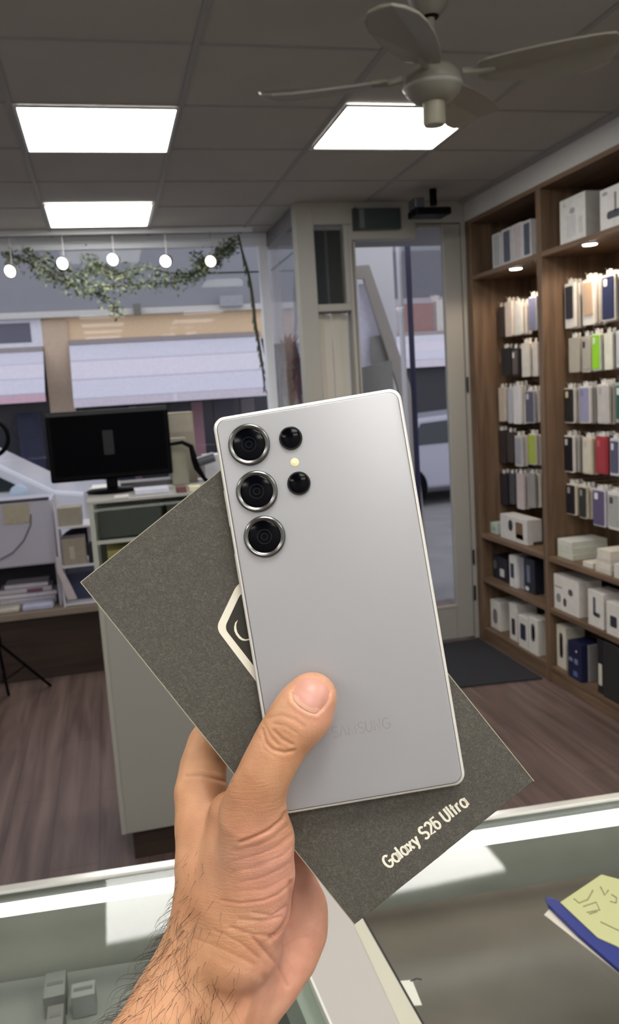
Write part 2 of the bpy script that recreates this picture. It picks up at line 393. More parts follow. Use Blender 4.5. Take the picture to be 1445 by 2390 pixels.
row('right', 'fifth', XFR, [
    (1322, 1345, 1128, 1204, (216, 206, 186), (34, 33, 42), 'full', (160, 160, 160), 'near-black case pack with grey opening'),
    (1352, 1371, 1134, 1212, (206, 196, 174), (52, 52, 50), 'full', (150, 150, 148), 'dark olive case pack'),
    (1384, 1414, 1140, 1232, (206, 202, 210), (96, 84, 118), 'full', (236, 236, 240), 'purple case pack with white camera opening'),
    (1419, 1449, 1146, 1240, (222, 218, 214), (170, 168, 166), 'tall', (70, 70, 72), 'white pack with grey window')], 2)
row('left', 'top', XFL, [
    (1162, 1176, 718, 786, (62, 54, 52), None, 'full', None, 'dark brown pack beside shelving side'),
    (1178, 1196, 706, 784, (216, 204, 196), None, 'full', None, 'pinkish white pack'),
    (1199, 1218, 710, 780, (214, 214, 212), None, 'full', None, 'white blister pack'),
    (1234, 1253, 694, 770, (190, 190, 200), (104, 108, 138), 'full', None, 'blue grey case pack')], 2)
row('left', 'second', XFL, [
    (1170, 1192, 814, 876, (38, 38, 44), None, 'full', None, 'black blister pack'),
    (1195, 1211, 814, 878, (42, 40, 42), (96, 88, 88), 'tall', (220, 220, 220), 'dark pack with grey insert'),
    (1217, 1237, 802, 879, (214, 210, 202), None, 'full', None, 'tall white box pack'),
    (1243, 1256, 800, 878, (206, 200, 194), None, 'full', None, 'pale box pack next to divider')], 1)
row('left', 'third', XFL, [
    (1163, 1180, 905, 984, (206, 194, 180), None, 'full', None, 'plain beige pack'),
    (1184, 1196, 906, 988, (188, 190, 200), None, 'full', None, 'silver slim pack'),
    (1197, 1217, 900, 990, (222, 220, 222), None, 'full', None, 'plain bright white pack'),
    (1226, 1248, 912, 988, (180, 178, 186), (88, 88, 106), 'full', (200, 200, 210), 'slate case pack')], 2)
row('left', 'fourth', XFL, [
    (1160, 1180, 1004, 1082, (58, 50, 50), None, 'full', None, 'large dark brown pouch pack'),
    (1183, 1199, 1008, 1080, (66, 58, 56), None, 'full', (200, 200, 200), 'small dark pouch pack'),
    (1201, 1220, 1016, 1090, (196, 194, 192), (160, 160, 170), 'tall', None, 'silver grey card pack'),
    (1233, 1252, 1012, 1086, (210, 206, 190), (166, 182, 66), 'full', None, 'pack with lime yellow window')], 1)
row('left', 'fifth', XFL, [
    (1166, 1184, 1104, 1180, (48, 42, 50), None, 'full', None, 'black pouch pack'),
    (1188, 1202, 1104, 1178, (74, 74, 80), None, 'full', None, 'smoky grey pack'),
    (1205, 1224, 1104, 1190, (196, 182, 182), None, 'full', None, 'pinkish silver pouch pack'),
    (1232, 1250, 1104, 1186, (150, 144, 142), None, 'full', None, 'grey clear pouch pack')], 2)

# ---- boxes standing on the shelves ------------------------------------------
def item_box(name, label, cat, pxl, pxr, pyt, shelf, X, dep, col, pics=(), group=None, top=None, rough=.5, base=None):
    z0 = (SZ[shelf] if base is None else base)+.001
    a = onx(pxl, pyt, X); c = onx(pxr, pyt, X)
    y1, y0 = (min(a.y, 5.052), max(c.y, 4.243)) if pxr < 1256 else (min(a.y, 4.178), c.y); z1 = a.z if top is None else top
    t = thing(name, label, cat, (X, (y0+y1)/2, z0), group)
    MB().box(X, X+dep, y0, y1, z0, z1).build('carton', cm(col, rough), t, bevel=.002)
    for shape, u, v, su, sv, c_ in pics:     # u right of centre 0..1, v up 0..1
        y = y1 + (y0-y1)*u; z = z0 + (z1-z0)*v; w_ = (y1-y0)*su; h_ = (z1-z0)*sv
        poly = rrect(y, z, w_, h_, min(w_, h_)*(.49 if shape == 'o' else .12), 5)
        b = MB(); yz_plate(b, X-.0008, poly, .001); b.build('printed_picture', cm(c_, .5), t)
    return t
WB = (222, 217, 210)
G1 = 'white accessory boxes on the top shelf'
item_box('product_box', 'large white box with faint grey picture, left end of right bay top shelf', 'box', 1306, 1366, 471, 'top', 2.41, .12, (206, 204, 200), [('o', .5, .70, .20, .12, (150, 150, 152)), ('r', .45, .38, .36, .46, (192, 192, 192)), ('r', .82, .35, .14, .34, (186, 186, 187)), ('o', .2, .86, .1, .06, (176, 170, 166)), ('r', .78, .93, .2, .03, (190, 188, 186))], G1)
item_box('product_box', 'white box with dark oval gadget picture, right bay top shelf', 'box', 1400, 1462, 446, 'top', 2.41, .12, (210, 208, 204), [('r', .60, .62, .08, .44, (120, 118, 118)), ('o', .62, .36, .70, .18, (66, 68, 76)), ('o', .2, .88, .2, .08, (150, 150, 152))], G1)
for a, b_, t_, c1, lab in ((1148, 1167, 549, (176, 180, 180), 'leftmost narrow white box with faint grey picture, left bay top shelf'),
                          (1170, 1192, 538, (86, 92, 104), 'narrow white box with dark picture, second from left, left bay top shelf'),
                          (1194, 1217, 527, (196, 186, 188), 'narrow white box with pale pink front, left bay top shelf'),
                          (1218, 1238, 519, (78, 86, 100), 'narrow white box with dark slate picture, next to divider, left bay top shelf')):
    item_box('product_box', lab, 'box', a, b_, t_, 'top', 2.40, .10, (204, 202, 204), [('r', .55, .52, .68, .82, c1)], 'narrow boxes on the top shelf of the left bay')
# left bay, shelf 1
item_box('small_tub', 'small pale mint box beside the shelving side on the left bay shelf', 'box', 1138, 1160, 1216, 's1', 2.42, .07, (190, 204, 196), [('o', .5, .45, .5, .4, (150, 176, 150))])
item_box('product_box', 'white box with dark leaf picture, left bay shelf below the hooks', 'box', 1167, 1229, 1198, 's1', 2.40, .10, (214, 210, 206), [('o', .40, .62, .16, .46, (44, 40, 40)), ('r', .72, .50, .26, .66, (122, 94, 66)), ('r', .74, .26, .24, .2, (60, 50, 44))])
t = item_box('flat_tray', 'flat dark grey tray lying on the left bay shelf next to the divider', 'tray', 1216, 1246, 1278, 's1', 2.44, .16, (70, 66, 66), top=SZ['s1']+.02)
# left bay, shelf 2
item_box('product_box', 'black box with white patch, left end of second left bay shelf', 'box', 1150, 1184, 1294, 's2', 2.42, .12, (26, 28, 40), [('r', .62, .34, .28, .34, (210, 208, 206)), ('o', .15, .6, .2, .4, (88, 96, 92))])
item_box('product_box', 'slim white box with dark blue window, second left bay shelf', 'box', 1188, 1204, 1294, 's2', 2.40, .12, (222, 220, 218), [('r', .42, .52, .5, .46, (48, 54, 74))])
item_box('product_box', 'grey lilac box right of the slim white box, second left bay shelf', 'box', 1208, 1221, 1298, 's2', 2.42, .10, (150, 148, 158))
item_box('product_box', 'dark navy box with pale figure next to divider, second left bay shelf', 'box', 1223, 1247, 1300, 's2', 2.42, .12, (34, 38, 52), [('r', .4, .55, .3, .5, (116, 122, 146)), ('o', .25, .1, .35, .12, (220, 220, 220))])
# left bay, bottom shelf
item_box('product_box', 'white box with grey bulb picture, left end of bottom left shelf', 'box', 1142, 1166, 1396, 's3', 2.40, .16, WB, [('o', .5, .46, .44, .52, (120, 118, 120))])
item_box('product_box', 'white box with black bottle picture, middle of bottom left shelf', 'box', 1188, 1206, 1405, 's3', 2.39, .14, WB, [('r', .5, .38, .42, .44, (34, 34, 44))])
item_box('product_box', 'white box with square dark picture, bottom left shelf', 'box', 1209, 1231, 1434, 's3', 2.37, .12, WB, [('r', .5, .52, .56, .5, (42, 46, 66))])
item_box('product_box', 'white box with grey loop picture, next to divider, bottom left shelf', 'box', 1233, 1254, 1438, 's3', 2.37, .12, WB, [('o', .5, .6, .4, .5, (92, 92, 102)), ('o', .55, .6, .26, .36, WB)])
# right bay, shelf 1 : flat stacks
def flat(name, label, pxl, pxr, py, base, h, X, dep, col, grp):
    a = onx(pxl, py, X); c = onx(pxr, py, X)
    t = thing(name, label, 'box', (X, (a.y+c.y)/2, base), grp)
    MB().box(X, X+dep, c.y, a.y, base, base+h).build('carton', cm(col), t, bevel=.002); return base+h+.0005
z = SZ['s1']+.001
for i, lab in enumerate(('bottom', 'middle', 'top')):
    z = flat('flat_box', 'flat greenish white box, %s of the large stack beside the divider' % lab, 1301, 1336-i, 1256, z, .034, 2.40, .22, (204, 206, 190) if i != 2 else (214, 214, 204), 'stacked flat boxes on the right bay shelf')
flat('flat_box', 'single thin off-white box lying between the two box stacks', 1360, 1384, 1300, SZ['s1']+.001, .03, 2.38, .14, (216, 210, 196), 'stacked flat boxes on the right bay shelf')
z = SZ['s1']+.001
for i, lab in enumerate(('bottom', 'second', 'third', 'top')):
    z = flat('flat_box', 'flat cream box, %s of the small stack, right bay shelf' % lab, 1388+i*2, 1424, 1290, z, .026 if i < 3 else .04, 2.37+.004*i, .16, (222, 214, 200) if i % 2 else (206, 200, 188), 'stacked flat boxes on the right bay shelf')
for i, lab in enumerate(('lower', 'upper')):
    flat('flat_box', 'flat white box, %s of the pair at the photo edge, right bay' % lab, 1433, 1466, 1310, SZ['s1']+.001+.036*i, .035, 2.37, .16, (218, 214, 206), 'stacked flat boxes on the right bay shelf')
# right bay, shelf 2
item_box('product_box', 'wide white box with four small round pictures on the middle right shelf', 'box', 1290, 1350, 1337, 's2', 2.38, .14, WB, [('o', .68, .62, .18, .18, (80, 78, 84)), ('o', .20, .34, .18, .26, (132, 138, 132)), ('o', .45, .28, .12, .24, (70, 54, 58)), ('r', .2, .66, .3, .03, (120, 118, 118))])
item_box('product_box', 'white box with a dark angled wand picture on the middle right shelf', 'box', 1372, 1408, 1374, 's2', 2.37, .12, WB, [('r', .42, .58, .16, .5, (92, 92, 100)), ('o', .58, .36, .4, .12, (64, 66, 76))])
item_box('product_box', 'small white box with dark cup picture, photo edge, middle right shelf', 'box', 1415, 1452, 1402, 's2', 2.36, .10, WB, [('r', .46, .44, .42, .34, (48, 48, 60))])
item_box('product_box', 'dark carton standing behind the small white box on the middle right shelf', 'box', 1392, 1430, 1352, 's2', 2.58, .12, (60, 50, 50))
# right bay, bottom shelf
item_box('product_box', 'tall white box with dark oval picture, beside divider, bottom right shelf', 'box', 1297, 1320, 1455, 's3', 2.39, .12, (214, 208, 192), [('o', .5, .54, .34, .6, (66, 64, 60)), ('o', .54, .52, .2, .46, (120, 116, 108))])
item_box('product_box', 'navy blue box printed with small pale icons on the bottom right shelf', 'box', 1325, 1356, 1492, 's3', 2.36, .14, (24, 28, 62), [('r', .2, .50, .30, .10, (120, 124, 150)), ('r', .62, .50, .26, .14, (110, 120, 160)), ('r', .56, .16, .30, .14, (90, 104, 160)), ('o', .64, .78, .1, .05, (220, 226, 240))])
item_box('product_box', 'pale grey rolled pack behind the navy box on the bottom right shelf', 'box', 1360, 1374, 1500, 's3', 2.40, .12, (150, 146, 146))
item_box('product_box', 'black box with white strip beside the large dark carton on the bottom right shelf', 'box', 1394, 1410, 1490, 's3', 2.37, .14, (26, 26, 28), [('r', .4, .35, .5, .4, (210, 206, 190))])
item_box('product_box', 'large dark charcoal carton at the photo edge on the bottom right shelf', 'box', 1408, 1460, 1496, 's3', 2.36, .20, (40, 39, 40), base=SZ['s3'])

# ================================================================ MAT
mt = [onz(1005, 1492, 0.006), onz(1112, 1496, .006), onz(1262, 1594, .006), onz(1048, 1614, .006)]
tag(MB().prism([(1.45, 4.34), (2.33, 4.24), (2.33, 5.10), (1.45, 5.10)], .0, .010).build('door_mat', mat('charcoal_mat_pile', (38, 38, 44), .95, bump=.6, bscale=400), bevel=.003), 'charcoal rectangular door mat on the wood floor before the glass door', 'door mat')

# ================================================================ CEILING FAN
FX, FY = .939, 2.224; FZ = 2.55
fan = thing('ceiling_fan', 'cream grey four blade ceiling fan hanging in front of the right ceiling light', 'ceiling fan', (FX, FY, ZC))
M_fan = mat('cream_grey_fan_enamel', (128, 124, 114), .4)
MB().lathe((FX, FY, 0), [(.026, ZC-.182), (.044, ZC-.165), (.066, ZC-.12), (.078, ZC-.04), (.082, ZC)], 32).build('canopy', M_fan, fan, smooth=True)
MB().lathe((FX, FY, 0), [(.022, ZC-.186), (.022, ZC-.178)], 20).build('canopy_opening', M_black, fan)
MB().tube([(FX, FY, ZC-.16), (FX, FY, FZ+.04)], .012).build('down_rod', M_fan, fan, smooth=True)
MB().lathe((FX, FY, 0), [(.028, FZ+.046), (.055, FZ+.040), (.072, FZ+.022), (.078, FZ), (.074, FZ-.022), (.055, FZ-.042), (.035, FZ-.05)], 40).build('motor_housing', M_fan, fan, smooth=True)
MB().lathe((FX, FY, 0), [(.077, FZ-.002), (.082, FZ-.008), (.077, FZ-.016)], 40).build('housing_rim', mat('light_grey_rim', (170, 168, 162), .25, .3), fan, smooth=True)
MB().lathe((FX, FY, 0), [(.030, FZ-.05), (.031, FZ-.10), (.027, FZ-.108)], 28).build('switch_cup', mat('cream_switch_cup', (150, 146, 128), .4), fan, smooth=True)
for ang in (156, -27, -124, 50):
    a = math.radians(ang); d = Vector((math.cos(a), math.sin(a), 0)); s = Vector((-math.sin(a), math.cos(a), 0)); up = Vector((0, 0, 1))
    c0 = Vector((FX, FY, FZ+.02)); pit = math.radians(-12)
    sv = s*math.cos(pit) + up*math.sin(pit); nv = d.cross(sv)
    b = MB(); b.tube([c0+d*.08, c0+d*.12-up*.004, c0+d*.165], .010, 8); iron = b.build('blade_iron', M_fan, fan, smooth=True)
    top = []; n = 14
    outline = [(.120, .030), (.140, .048), (.20, .062), (.28, .074), (.37, .080), (.43, .075), (.462, .060), (.475, .032), (.48, 0)]
    pts = [(r_, w_) for r_, w_ in outline] + [(r_, -w_) for r_, w_ in outline[:-1][::-1]]
    kb_ = .90 if ang == -124 else 1.0
    P3 = [c0 + d*r_*kb_ + sv*w_ + up*(.012*math.sin((r_-.15)*4)) - nv*(w_*w_*3) for r_, w_ in pts]
    MB().extrude(P3, nv*.006).build('blade', M_fan, fan)

# ================================================================ NEAR GLASS COUNTER
ZG = EYE-.60
M_glass2 = glass('counter_top_glass', (.95, .965, .955), .03, .012)
def line_at(yl, yr, z, ext=1.2):
    a = onz(0, yl, z); b = onz(1445, yr, z); d = (b-a).normalized(); return a-d*ext, b+d*ext*.9
def strip(yl0, yr0, yl1, yr1, z0, z1):
    a, b = line_at(yl0, yr0, z1); c, d = line_at(yl1, yr1, z1)
    return MB().prism([(a.x, a.y), (b.x, b.y), (d.x, d.y), (c.x, c.y)], z0, z1)
ct = thing('display_counter', 'glass topped display counter with a lit strip along its far edge, under the hand', 'counter', (.3, .8, 0))
strip(2066, 1848, 2082, 1862, ZG-.03, ZG+.002).build('rim', mat('brushed_aluminium_rim', (206, 204, 198), .25, .5), ct, bevel=.002)
strip(2081, 1861, 2089, 1869, ZG-.03, ZG-.002).build('rim_channel', mat('dark_rim_channel', (60, 60, 56), .5), ct)
strip(2088, 1869, 2117, 1904, ZG-.028, ZG-.014).build('light_strip', emis('strip_diffuser', (252, 255, 246), STRIP_E), ct)
a, b = line_at(2087, 1868, ZG)
MB().prism([(a.x, a.y), (b.x, b.y), (2.0, .15), (-1.4, .15)], ZG-.008, ZG-.001).build('glass_top', M_glass2, ct)
def linepx(p, q, t):  # point on the pixel line p-q at photo row t
    k = (t-p[1])/(q[1]-p[1]); return (p[0]+(q[0]-p[0])*k, t)
def band(p0, q0, p1, q1, t0, t1, z0, z1):
    P = [linepx(p0, q0, t0), linepx(p1, q1, t0), linepx(p1, q1, t1), linepx(p0, q0, t1)]
    W = [onz(x, y, z1) for x, y in P]
    return MB().prism([(v.x, v.y) for v in W], z0, z1)
band((720, 2265), (775, 2390), (823, 2154), (932, 2390), 1985, 2700, ZG-.10, ZG+.0010).build('centre_partition', mat('white_partition_laminate', (158, 152, 147), .45), ct)
band((823, 2154), (932, 2390), (847, 2143), (986, 2390), 1975, 2700, ZG-.09, ZG+.0018).build('cream_frame_edge', mat('cream_frame', (170, 167, 150), .4), ct, bevel=.001)
band((846, 2143), (984, 2390), (852, 2143), (991, 2390), 1975, 2700, ZG-.09, ZG+.0004).build('frame_shadow_gap', M_dark, ct)
band((716, 2265), (770, 2390), (721, 2265), (776, 2390), 2010, 2700, ZG-.06, ZG+.0014).build('frame_bead', mat('pale_bead_strip', (196, 196, 186), .4), ct)
band((665, 2265), (716, 2390), (716, 2265), (770, 2390), 2010, 2700, ZG-.07, ZG-.012).build('side_glass_edge', mat('green_tinted_glass_edge', (132, 138, 128), .3), ct)
# deck boards inside
def deckq(x0, x1, z, m, name):
    a, b = line_at(2117, 1904, ZG-.03)
    def yl(x): return a.y+(b.y-a.y)*(x-a.x)/(b.x-a.x)
    return MB().prism([(x0, .15), (x1, .15), (x1, yl(x1)+.02), (x0, yl(x0)+.02)], z-.02, z).build(name, m, ct)
xs = onz(790, 2200, ZG).x
deckq(-1.4, xs, ZG-.15, mat('grey_deck_board', (116, 117, 112), .5, var=.08, scale=6), 'deck')
deckq(xs+.0, 2.0, ZG-.13, mat('dark_deck_board', (94, 85, 77), .45, var=.15, scale=7), 'deck')
MB().prism([(-1.4, .16), (2.0, .16), (2.0, .86), (-1.4, 1.05)], 0.0, ZG-.18).build('cabinet_body', mat('counter_body_laminate', (170, 166, 158), .5), ct)
# items under the left glass
strip(2076, 1858, 2084, 1864, .0, ZG-.031).build('far_panel', mat('grey_green_inner_panel', (138, 138, 130), .5, var=.1, scale=8), ct)
for i, (x0, y0, x1, y1, c, lab) in enumerate(((100, 2262, 155, 2330, (112, 112, 108), 'pale grey small carton under the left glass of the counter'),
                                            (165, 2285, 222, 2330, (124, 125, 122), 'light grey small carton right of another under the left glass'),
                                            (106, 2340, 150, 2400, (104, 100, 97), 'brownish grey carton at the bottom edge under the left glass'))):
    a = onz(x0, y1, ZG-.12); b = onz(x1, y0, ZG-.12)
    t = thing('small_carton', lab, 'box', ((a.x+b.x)/2, (a.y+b.y)/2, ZG-.15), 'cartons inside the glass counter')
    MB().box(a.x, b.x, a.y, b.y, ZG-.1495, ZG-.12).build('carton', cm(c), t, bevel=.001)
    MB().box(a.x+.003, b.x-.003, (a.y+b.y)/2-.003, (a.y+b.y)/2+.003, ZG-.12, ZG-.1195).build('seam_tape', cm((90, 90, 88)), t)
a = onz(928, 2318, ZG); b = onz(966, 2285, ZG)
tg = thing('paper_tag', 'small white paper tag lying by the cream counter frame edge', 'tag', (a.x, a.y, ZG))
W4 = [onz(x, y, ZG) for x, y in ((926, 2290), (962, 2287), (985, 2345), (950, 2348))]
MB().prism([(v.x, v.y) for v in W4], ZG-.0008, ZG).build('card', cm((186, 184, 172)), tg)
MB().tube([onz(958, 2290, ZG+.0015), onz(972, 2284, ZG+.004), onz(984, 2286, ZG+.0015)], .0006, 6).build('thread', M_dark, tg)
# notes
def poly_px(pts, z, th): 
    W = [onz(x, y, z) for x, y in pts]; return MB().prism([(v.x, v.y) for v in W], z, z+th)
nt_ = poly_px([(1270, 2136), (1283, 2122), (1480, 2262), (1640, 2330), (1640, 2420), (1480, 2300)], ZG, .0006).build('paper_sheet', cm((184, 176, 166)))
tag(nt_, 'white paper sheet peeking out under the blue folder on the glass counter', 'paper')
bl = poly_px([(1272, 2101), (1300, 2108), (1480, 2235), (1700, 2330), (1700, 2420), (1445, 2272), (1350, 2190), (1280, 2120)], ZG+.0008, .005).build('folder', mat('royal_blue_plastic', (36, 46, 108), .4), bevel=.001)
tag(bl, 'royal blue plastic folder under the yellow note on the glass counter', 'folder')
yn = thing('sticky_note', 'yellow note with pencil marks on the glass counter at the right edge', 'note', onz(1400, 2100, ZG+.006))
yn0 = poly_px([(1308, 2108), (1404, 2043), (1560, 2085), (1600, 2300), (1440, 2210), (1395, 2190)], ZG+.006, .0012).build('paper', mat('yellow_note_paper', (166, 166, 120), .6), yn)
for i, ln in enumerate([[(1340, 2098), (1352, 2108), (1372, 2100), (1384, 2078)], [(1362, 2116), (1392, 2106), (1400, 2124), (1370, 2130)], [(1402, 2070), (1412, 2090), (1420, 2078)], [(1402, 2152), (1440, 2170), (1470, 2182)], [(1428, 2088), (1440, 2096), (1438, 2108), (1424, 2104)], [(1376, 2134), (1394, 2128)]]):
    MB().tube([onz(x, y, ZG+.0073) for x, y in ln], .0009, 6).build('pencil_mark', mat('pencil_grey', (122, 122, 84), .6), yn0)

# ================================================================ MIDDLE COUNTER, MONITOR
CY = 3.06
cl = ony(285, 1955, CY); CX0 = cl.x; CX1 = .62; CZ0 = .13; CZP = 1.05; CZM = 1.262; CZT = 1.412
mc = thing('display_cabinet', 'grey panelled counter with a glass case on top, behind the dark box', 'counter', (.25, 3.3, 0))
M_gp = mat('warm_grey_laminate', (152, 149, 142), .55)
boxpart('front_panel', M_gp, mc, CX0+.018, CX1, CY, CY+.02, CZ0, CZP, .002)
boxpart('edge_trim', mat('pale_grey_edge', (162, 159, 150), .45), mc, CX0, CX0+.018, CY-.002, CY+.52, CZ0, CZP, .002)
boxpart('side_panel', M_gp, mc, CX1, CX1+.018, CY, CY+.52, CZ0, CZP)
boxpart('case_floor', mat('pale_case_floor', (176, 176, 160), .5), mc, CX0, CX1+.018, CY, CY+.52, CZP, CZP+.015)
boxpart('plinth', M_brown, mc, CX0+.04, CX1, CY+.04, CY+.48, 0, CZ0)
M_fr = mat('pale_green_white_frame', (166, 167, 160), .4)
for x in (CX0, CX1):
    for y in (CY, CY+.50): boxpart('corner_post', M_fr, mc, x, x+.018, y, y+.018, CZP+.015, CZT-.012)
boxpart('middle_shelf', glass('shelf_glass', (.86, .89, .85), .05, .04), mc, CX0+.018, CX1, CY+.004, CY+.50, CZM-.006, CZM)
boxpart('shelf_rail', M_fr, mc, CX0+.018, CX1, CY-.001, CY+.006, CZM-.010, CZM+.003)
boxpart('front_glass', glass('case_glass', (.90, .92, .89), .0, .02), mc, CX0+.018, CX1, CY+.008, CY+.013, CZP+.015, CZT-.012)
boxpart('rear_panel', mat('dark_olive_rear_panel', (74, 76, 68), .6), mc, CX0+.018, CX1, CY+.49, CY+.50, CZP+.015, CZT-.012)
boxpart('top_board', mat('pale_top_board', (168, 166, 162), .4), mc, CX0-.004, CX1+.02, CY-.004, CY+.524, CZT-.012, CZT, .002)
def put(name, label, cat, x0, x1, y0, y1, z0, z1, col, part='carton', group=None, bevel=.002, extra=None):
    t = thing(name, label, cat, ((x0+x1)/2, (y0+y1)/2, z0), group)
    boxpart(part, cm(col), t, x0, x1, y0, y1, z0+.0008, z1, bevel)
    if extra: boxpart(extra[0], cm(extra[1]), t, *extra[2])
    return t
a = ony(222, 1180, CY+.1)
put('dark_carton', 'dark grey carton standing inside the glass case on its upper level', 'box', CX0+.03, CX0+.26, CY+.06, CY+.25, CZM, CZM+.12, (66, 70, 70))
put('dark_carton', 'second dark carton further right inside the glass case upper level', 'box', CX0+.28, CX0+.5, CY+.06, CY+.25, CZM, CZM+.11, (60, 62, 66))
put('yellow_carton', 'yellowish carton inside the lower level of the glass case', 'box', CX0+.05, CX0+.24, CY+.08, CY+.28, CZP+.015, CZM-.05, (190, 176, 110))
mo = thing('monitor', 'black flat monitor on a stand on the middle counter, in front of the window', 'monitor', (.0, 3.35, CZT))
MYm = 3.34
tl = ony(100, 960, MYm); br_ = ony(400, 1107, MYm); bl_ = ony(122, 1127, MYm); tr_ = ony(395, 950, MYm)
x0, x1, z0, z1 = (tl.x+bl_.x)/2, (br_.x+tr_.x)/2, (br_.z+bl_.z)/2, (tl.z+tr_.z)/2
mb_ = MB().box(x0, x1, MYm-.012, MYm+.022, z0, z1); mb_.build('casing', M_black, mo, bevel=.008)
boxpart('screen', mat('black_glossy_screen', (3, 3, 7), .25, spec=.04), mo, x0+.018, x1-.018, MYm-.0135, MYm-.0115, z0+.022, z1-.018)
a = ony(238, 1005, MYm-.014); b = ony(268, 1060, MYm-.014)
boxpart('label_plate', mat('dark_label_plate', (28, 29, 32), .3, spec=.3), mo, a.x, b.x, MYm-.0142, MYm-.0132, b.z, a.z)
xm = (x0+x1)/2
boxpart('top_bezel', mat('bezel_grey', (48, 50, 54), .3, spec=.3), mo, x0+.004, x1-.004, MYm-.0145, MYm-.0118, z1-.017, z1-.004)
MB().prism([(xm-.028, MYm+.0), (xm+.016, MYm+.0), (xm+.016, MYm+.02), (xm-.028, MYm+.02)], CZT+.014, z0+.02).build('neck', M_black, mo, bevel=.004)
MB().lathe((xm-.004, MYm, CZT), [(.10, .001), (.105, .006), (.09, .012), (.03, .016)], 36).build('base', M_black, mo, smooth=True)
# clutter on that counter
def sheet(name, label, cat, x0, x1, y0, y1, z, th, col, grp=None): return tag(MB().box(x0, x1, y0, y1, z, z+th).build(name, cm(col), bevel=min(.001, th/3)), label, cat, grp)
sheet('paper_stack', 'stack of white papers left of the monitor stand on the middle counter', 'papers', CX0+.01, CX0+.085, CY+.30, CY+.45, CZT+.001, .015, (214, 212, 214))
sheet('paper_stack', 'white papers right of the monitor stand on the middle counter', 'papers', .075, .20, CY+.05, CY+.16, CZT+.001, .018, (206, 208, 222))
sheet('tray', 'flat dark grey tray behind the monitor stand on the middle counter', 'tray', .03, .25, CY+.36, CY+.48, CZT+.001, .02, (96, 94, 98))
sheet('receipt_box', 'small dark red box near the right end of the middle counter', 'box', .225, .262, CY+.01, CY+.07, CZT+.001, .02, (112, 70, 66))
sheet('receipt_box', 'small pale yellow box at the right of the dark red box on the middle counter', 'box', .272, .315, CY+.01, CY+.07, CZT+.001, .018, (226, 222, 190))
sheet('label_card', 'small white label card on the front edge under the monitor', 'card', .0, .05, CY+.0, CY+.03, CZT+.001, .008, (232, 230, 226))
put('beige_carton', 'beige cardboard carton standing behind the monitor on its right', 'box', .235, .345, 3.46, 3.56, CZT, 1.70, (160, 152, 138), extra=('flap', (176, 168, 154), (.24, .34, 3.455, 3.46, 1.62, 1.69)))
put('grey_carton', 'light grey carton right of the monitor in front of the beige one', 'box', .235, .300, 3.36, 3.42, CZT, 1.60, (148, 146, 130))
sc = thing('barcode_scanner', 'black hand scanner on a curved gooseneck stand right of the monitor', 'scanner', (.32, 3.3, CZT))
pp = [ony(398, 1037, 3.3), ony(425, 1032, 3.3), ony(446, 1042, 3.3), ony(453, 1070, 3.3), ony(460, 1092, 3.3), ony(478, 1118, 3.3), ony(500, 1136, 3.3)]
MB().tube(pp, [.007, .008, .010, .013, .013, .008, .007], 12).build('gooseneck', M_black, sc, smooth=True)
MB().tube([ony(462, 1078, 3.28), ony(500, 1066, 3.28)], .020, 16).build('scanner_head', mat('slate_scanner_head', (70, 72, 84), .35), sc, smooth=True)
MB().tube([pp[-1], (pp[-1].x+.01, 3.3, CZT+.01)], .007, 10).build('stem', M_black, sc, smooth=True)
MB().lathe((pp[-1].x+.01, 3.3, CZT), [(.045, .001), (.045, .008), (.01, .014)], 24).build('base', M_black, sc, smooth=True)
put('white_bag', 'white bag like carton behind the scanner on the middle counter', 'box', .37, .44, 3.40, 3.50, CZT, 1.52, (200, 200, 208))

# ================================================================ WINDOW LEDGE AND DISPLAY (left, far)
LZ = .465
lg = thing('window_ledge', 'low brown panelled ledge running under the shop window', 'ledge', (-.8, 5.8, 0))
boxpart('ledge_top', mat('worn_pale_ledge_top', (140, 126, 114), .5), lg, XL+.01, 1.17, 5.48, YW-.005, LZ-.045, LZ, .004)
boxpart('ledge_panel', M_brown, lg, XL+.01, 1.17, 5.53, YW-.005, 0, LZ-.045)
# white display stand
wb = thing('white_display_stand', 'white lavender tinted box stand with a dark slot below, far left on the ledge', 'display stand', (-.6, 5.7, LZ))
a = ony(118, 1165, 5.55); c = ony(137, 1325, 5.55)
ZT = a.z; ZB = ony(60, 1322, 5.55).z
M_lav = mat('lavender_white_panel', (178, 176, 192), .45)
boxpart('body', M_lav, wb, -1.15, -.395, 5.55, 5.95, ZB, ZT, .01)
boxpart('side_panel', M_lav, wb, -.415, -.395, 5.56, 5.95, LZ+.001, ZB)
boxpart('side_panel', M_lav, wb, -1.15, -1.13, 5.56, 5.95, LZ+.001, ZB)
boxpart('slot_back', mat('dark_slot', (40, 36, 46), .6), wb, -1.13, -.415, 5.90, 5.93, LZ+.001, ZB)
a = ony(5, 1180, 5.54); b = ony(72, 1220, 5.54)
boxpart('sticker', cm((168, 160, 142)), wb, a.x, b.x, 5.546, 5.5495, b.z, a.z)
MB().tube([ony(x, y, 5.535) for x, y in ((72, 1200), (72, 1225), (55, 1262), (30, 1290), (0, 1306))], .004, 8).build('cable', mat('grey_cable', (96, 92, 108), .5), wb, smooth=True)
boxpart('dark_lid_edge', mat('dark_lid_strip', (60, 62, 72), .4), wb, -1.15, -.41, 5.545, 5.56, ZT, ZT+.015)
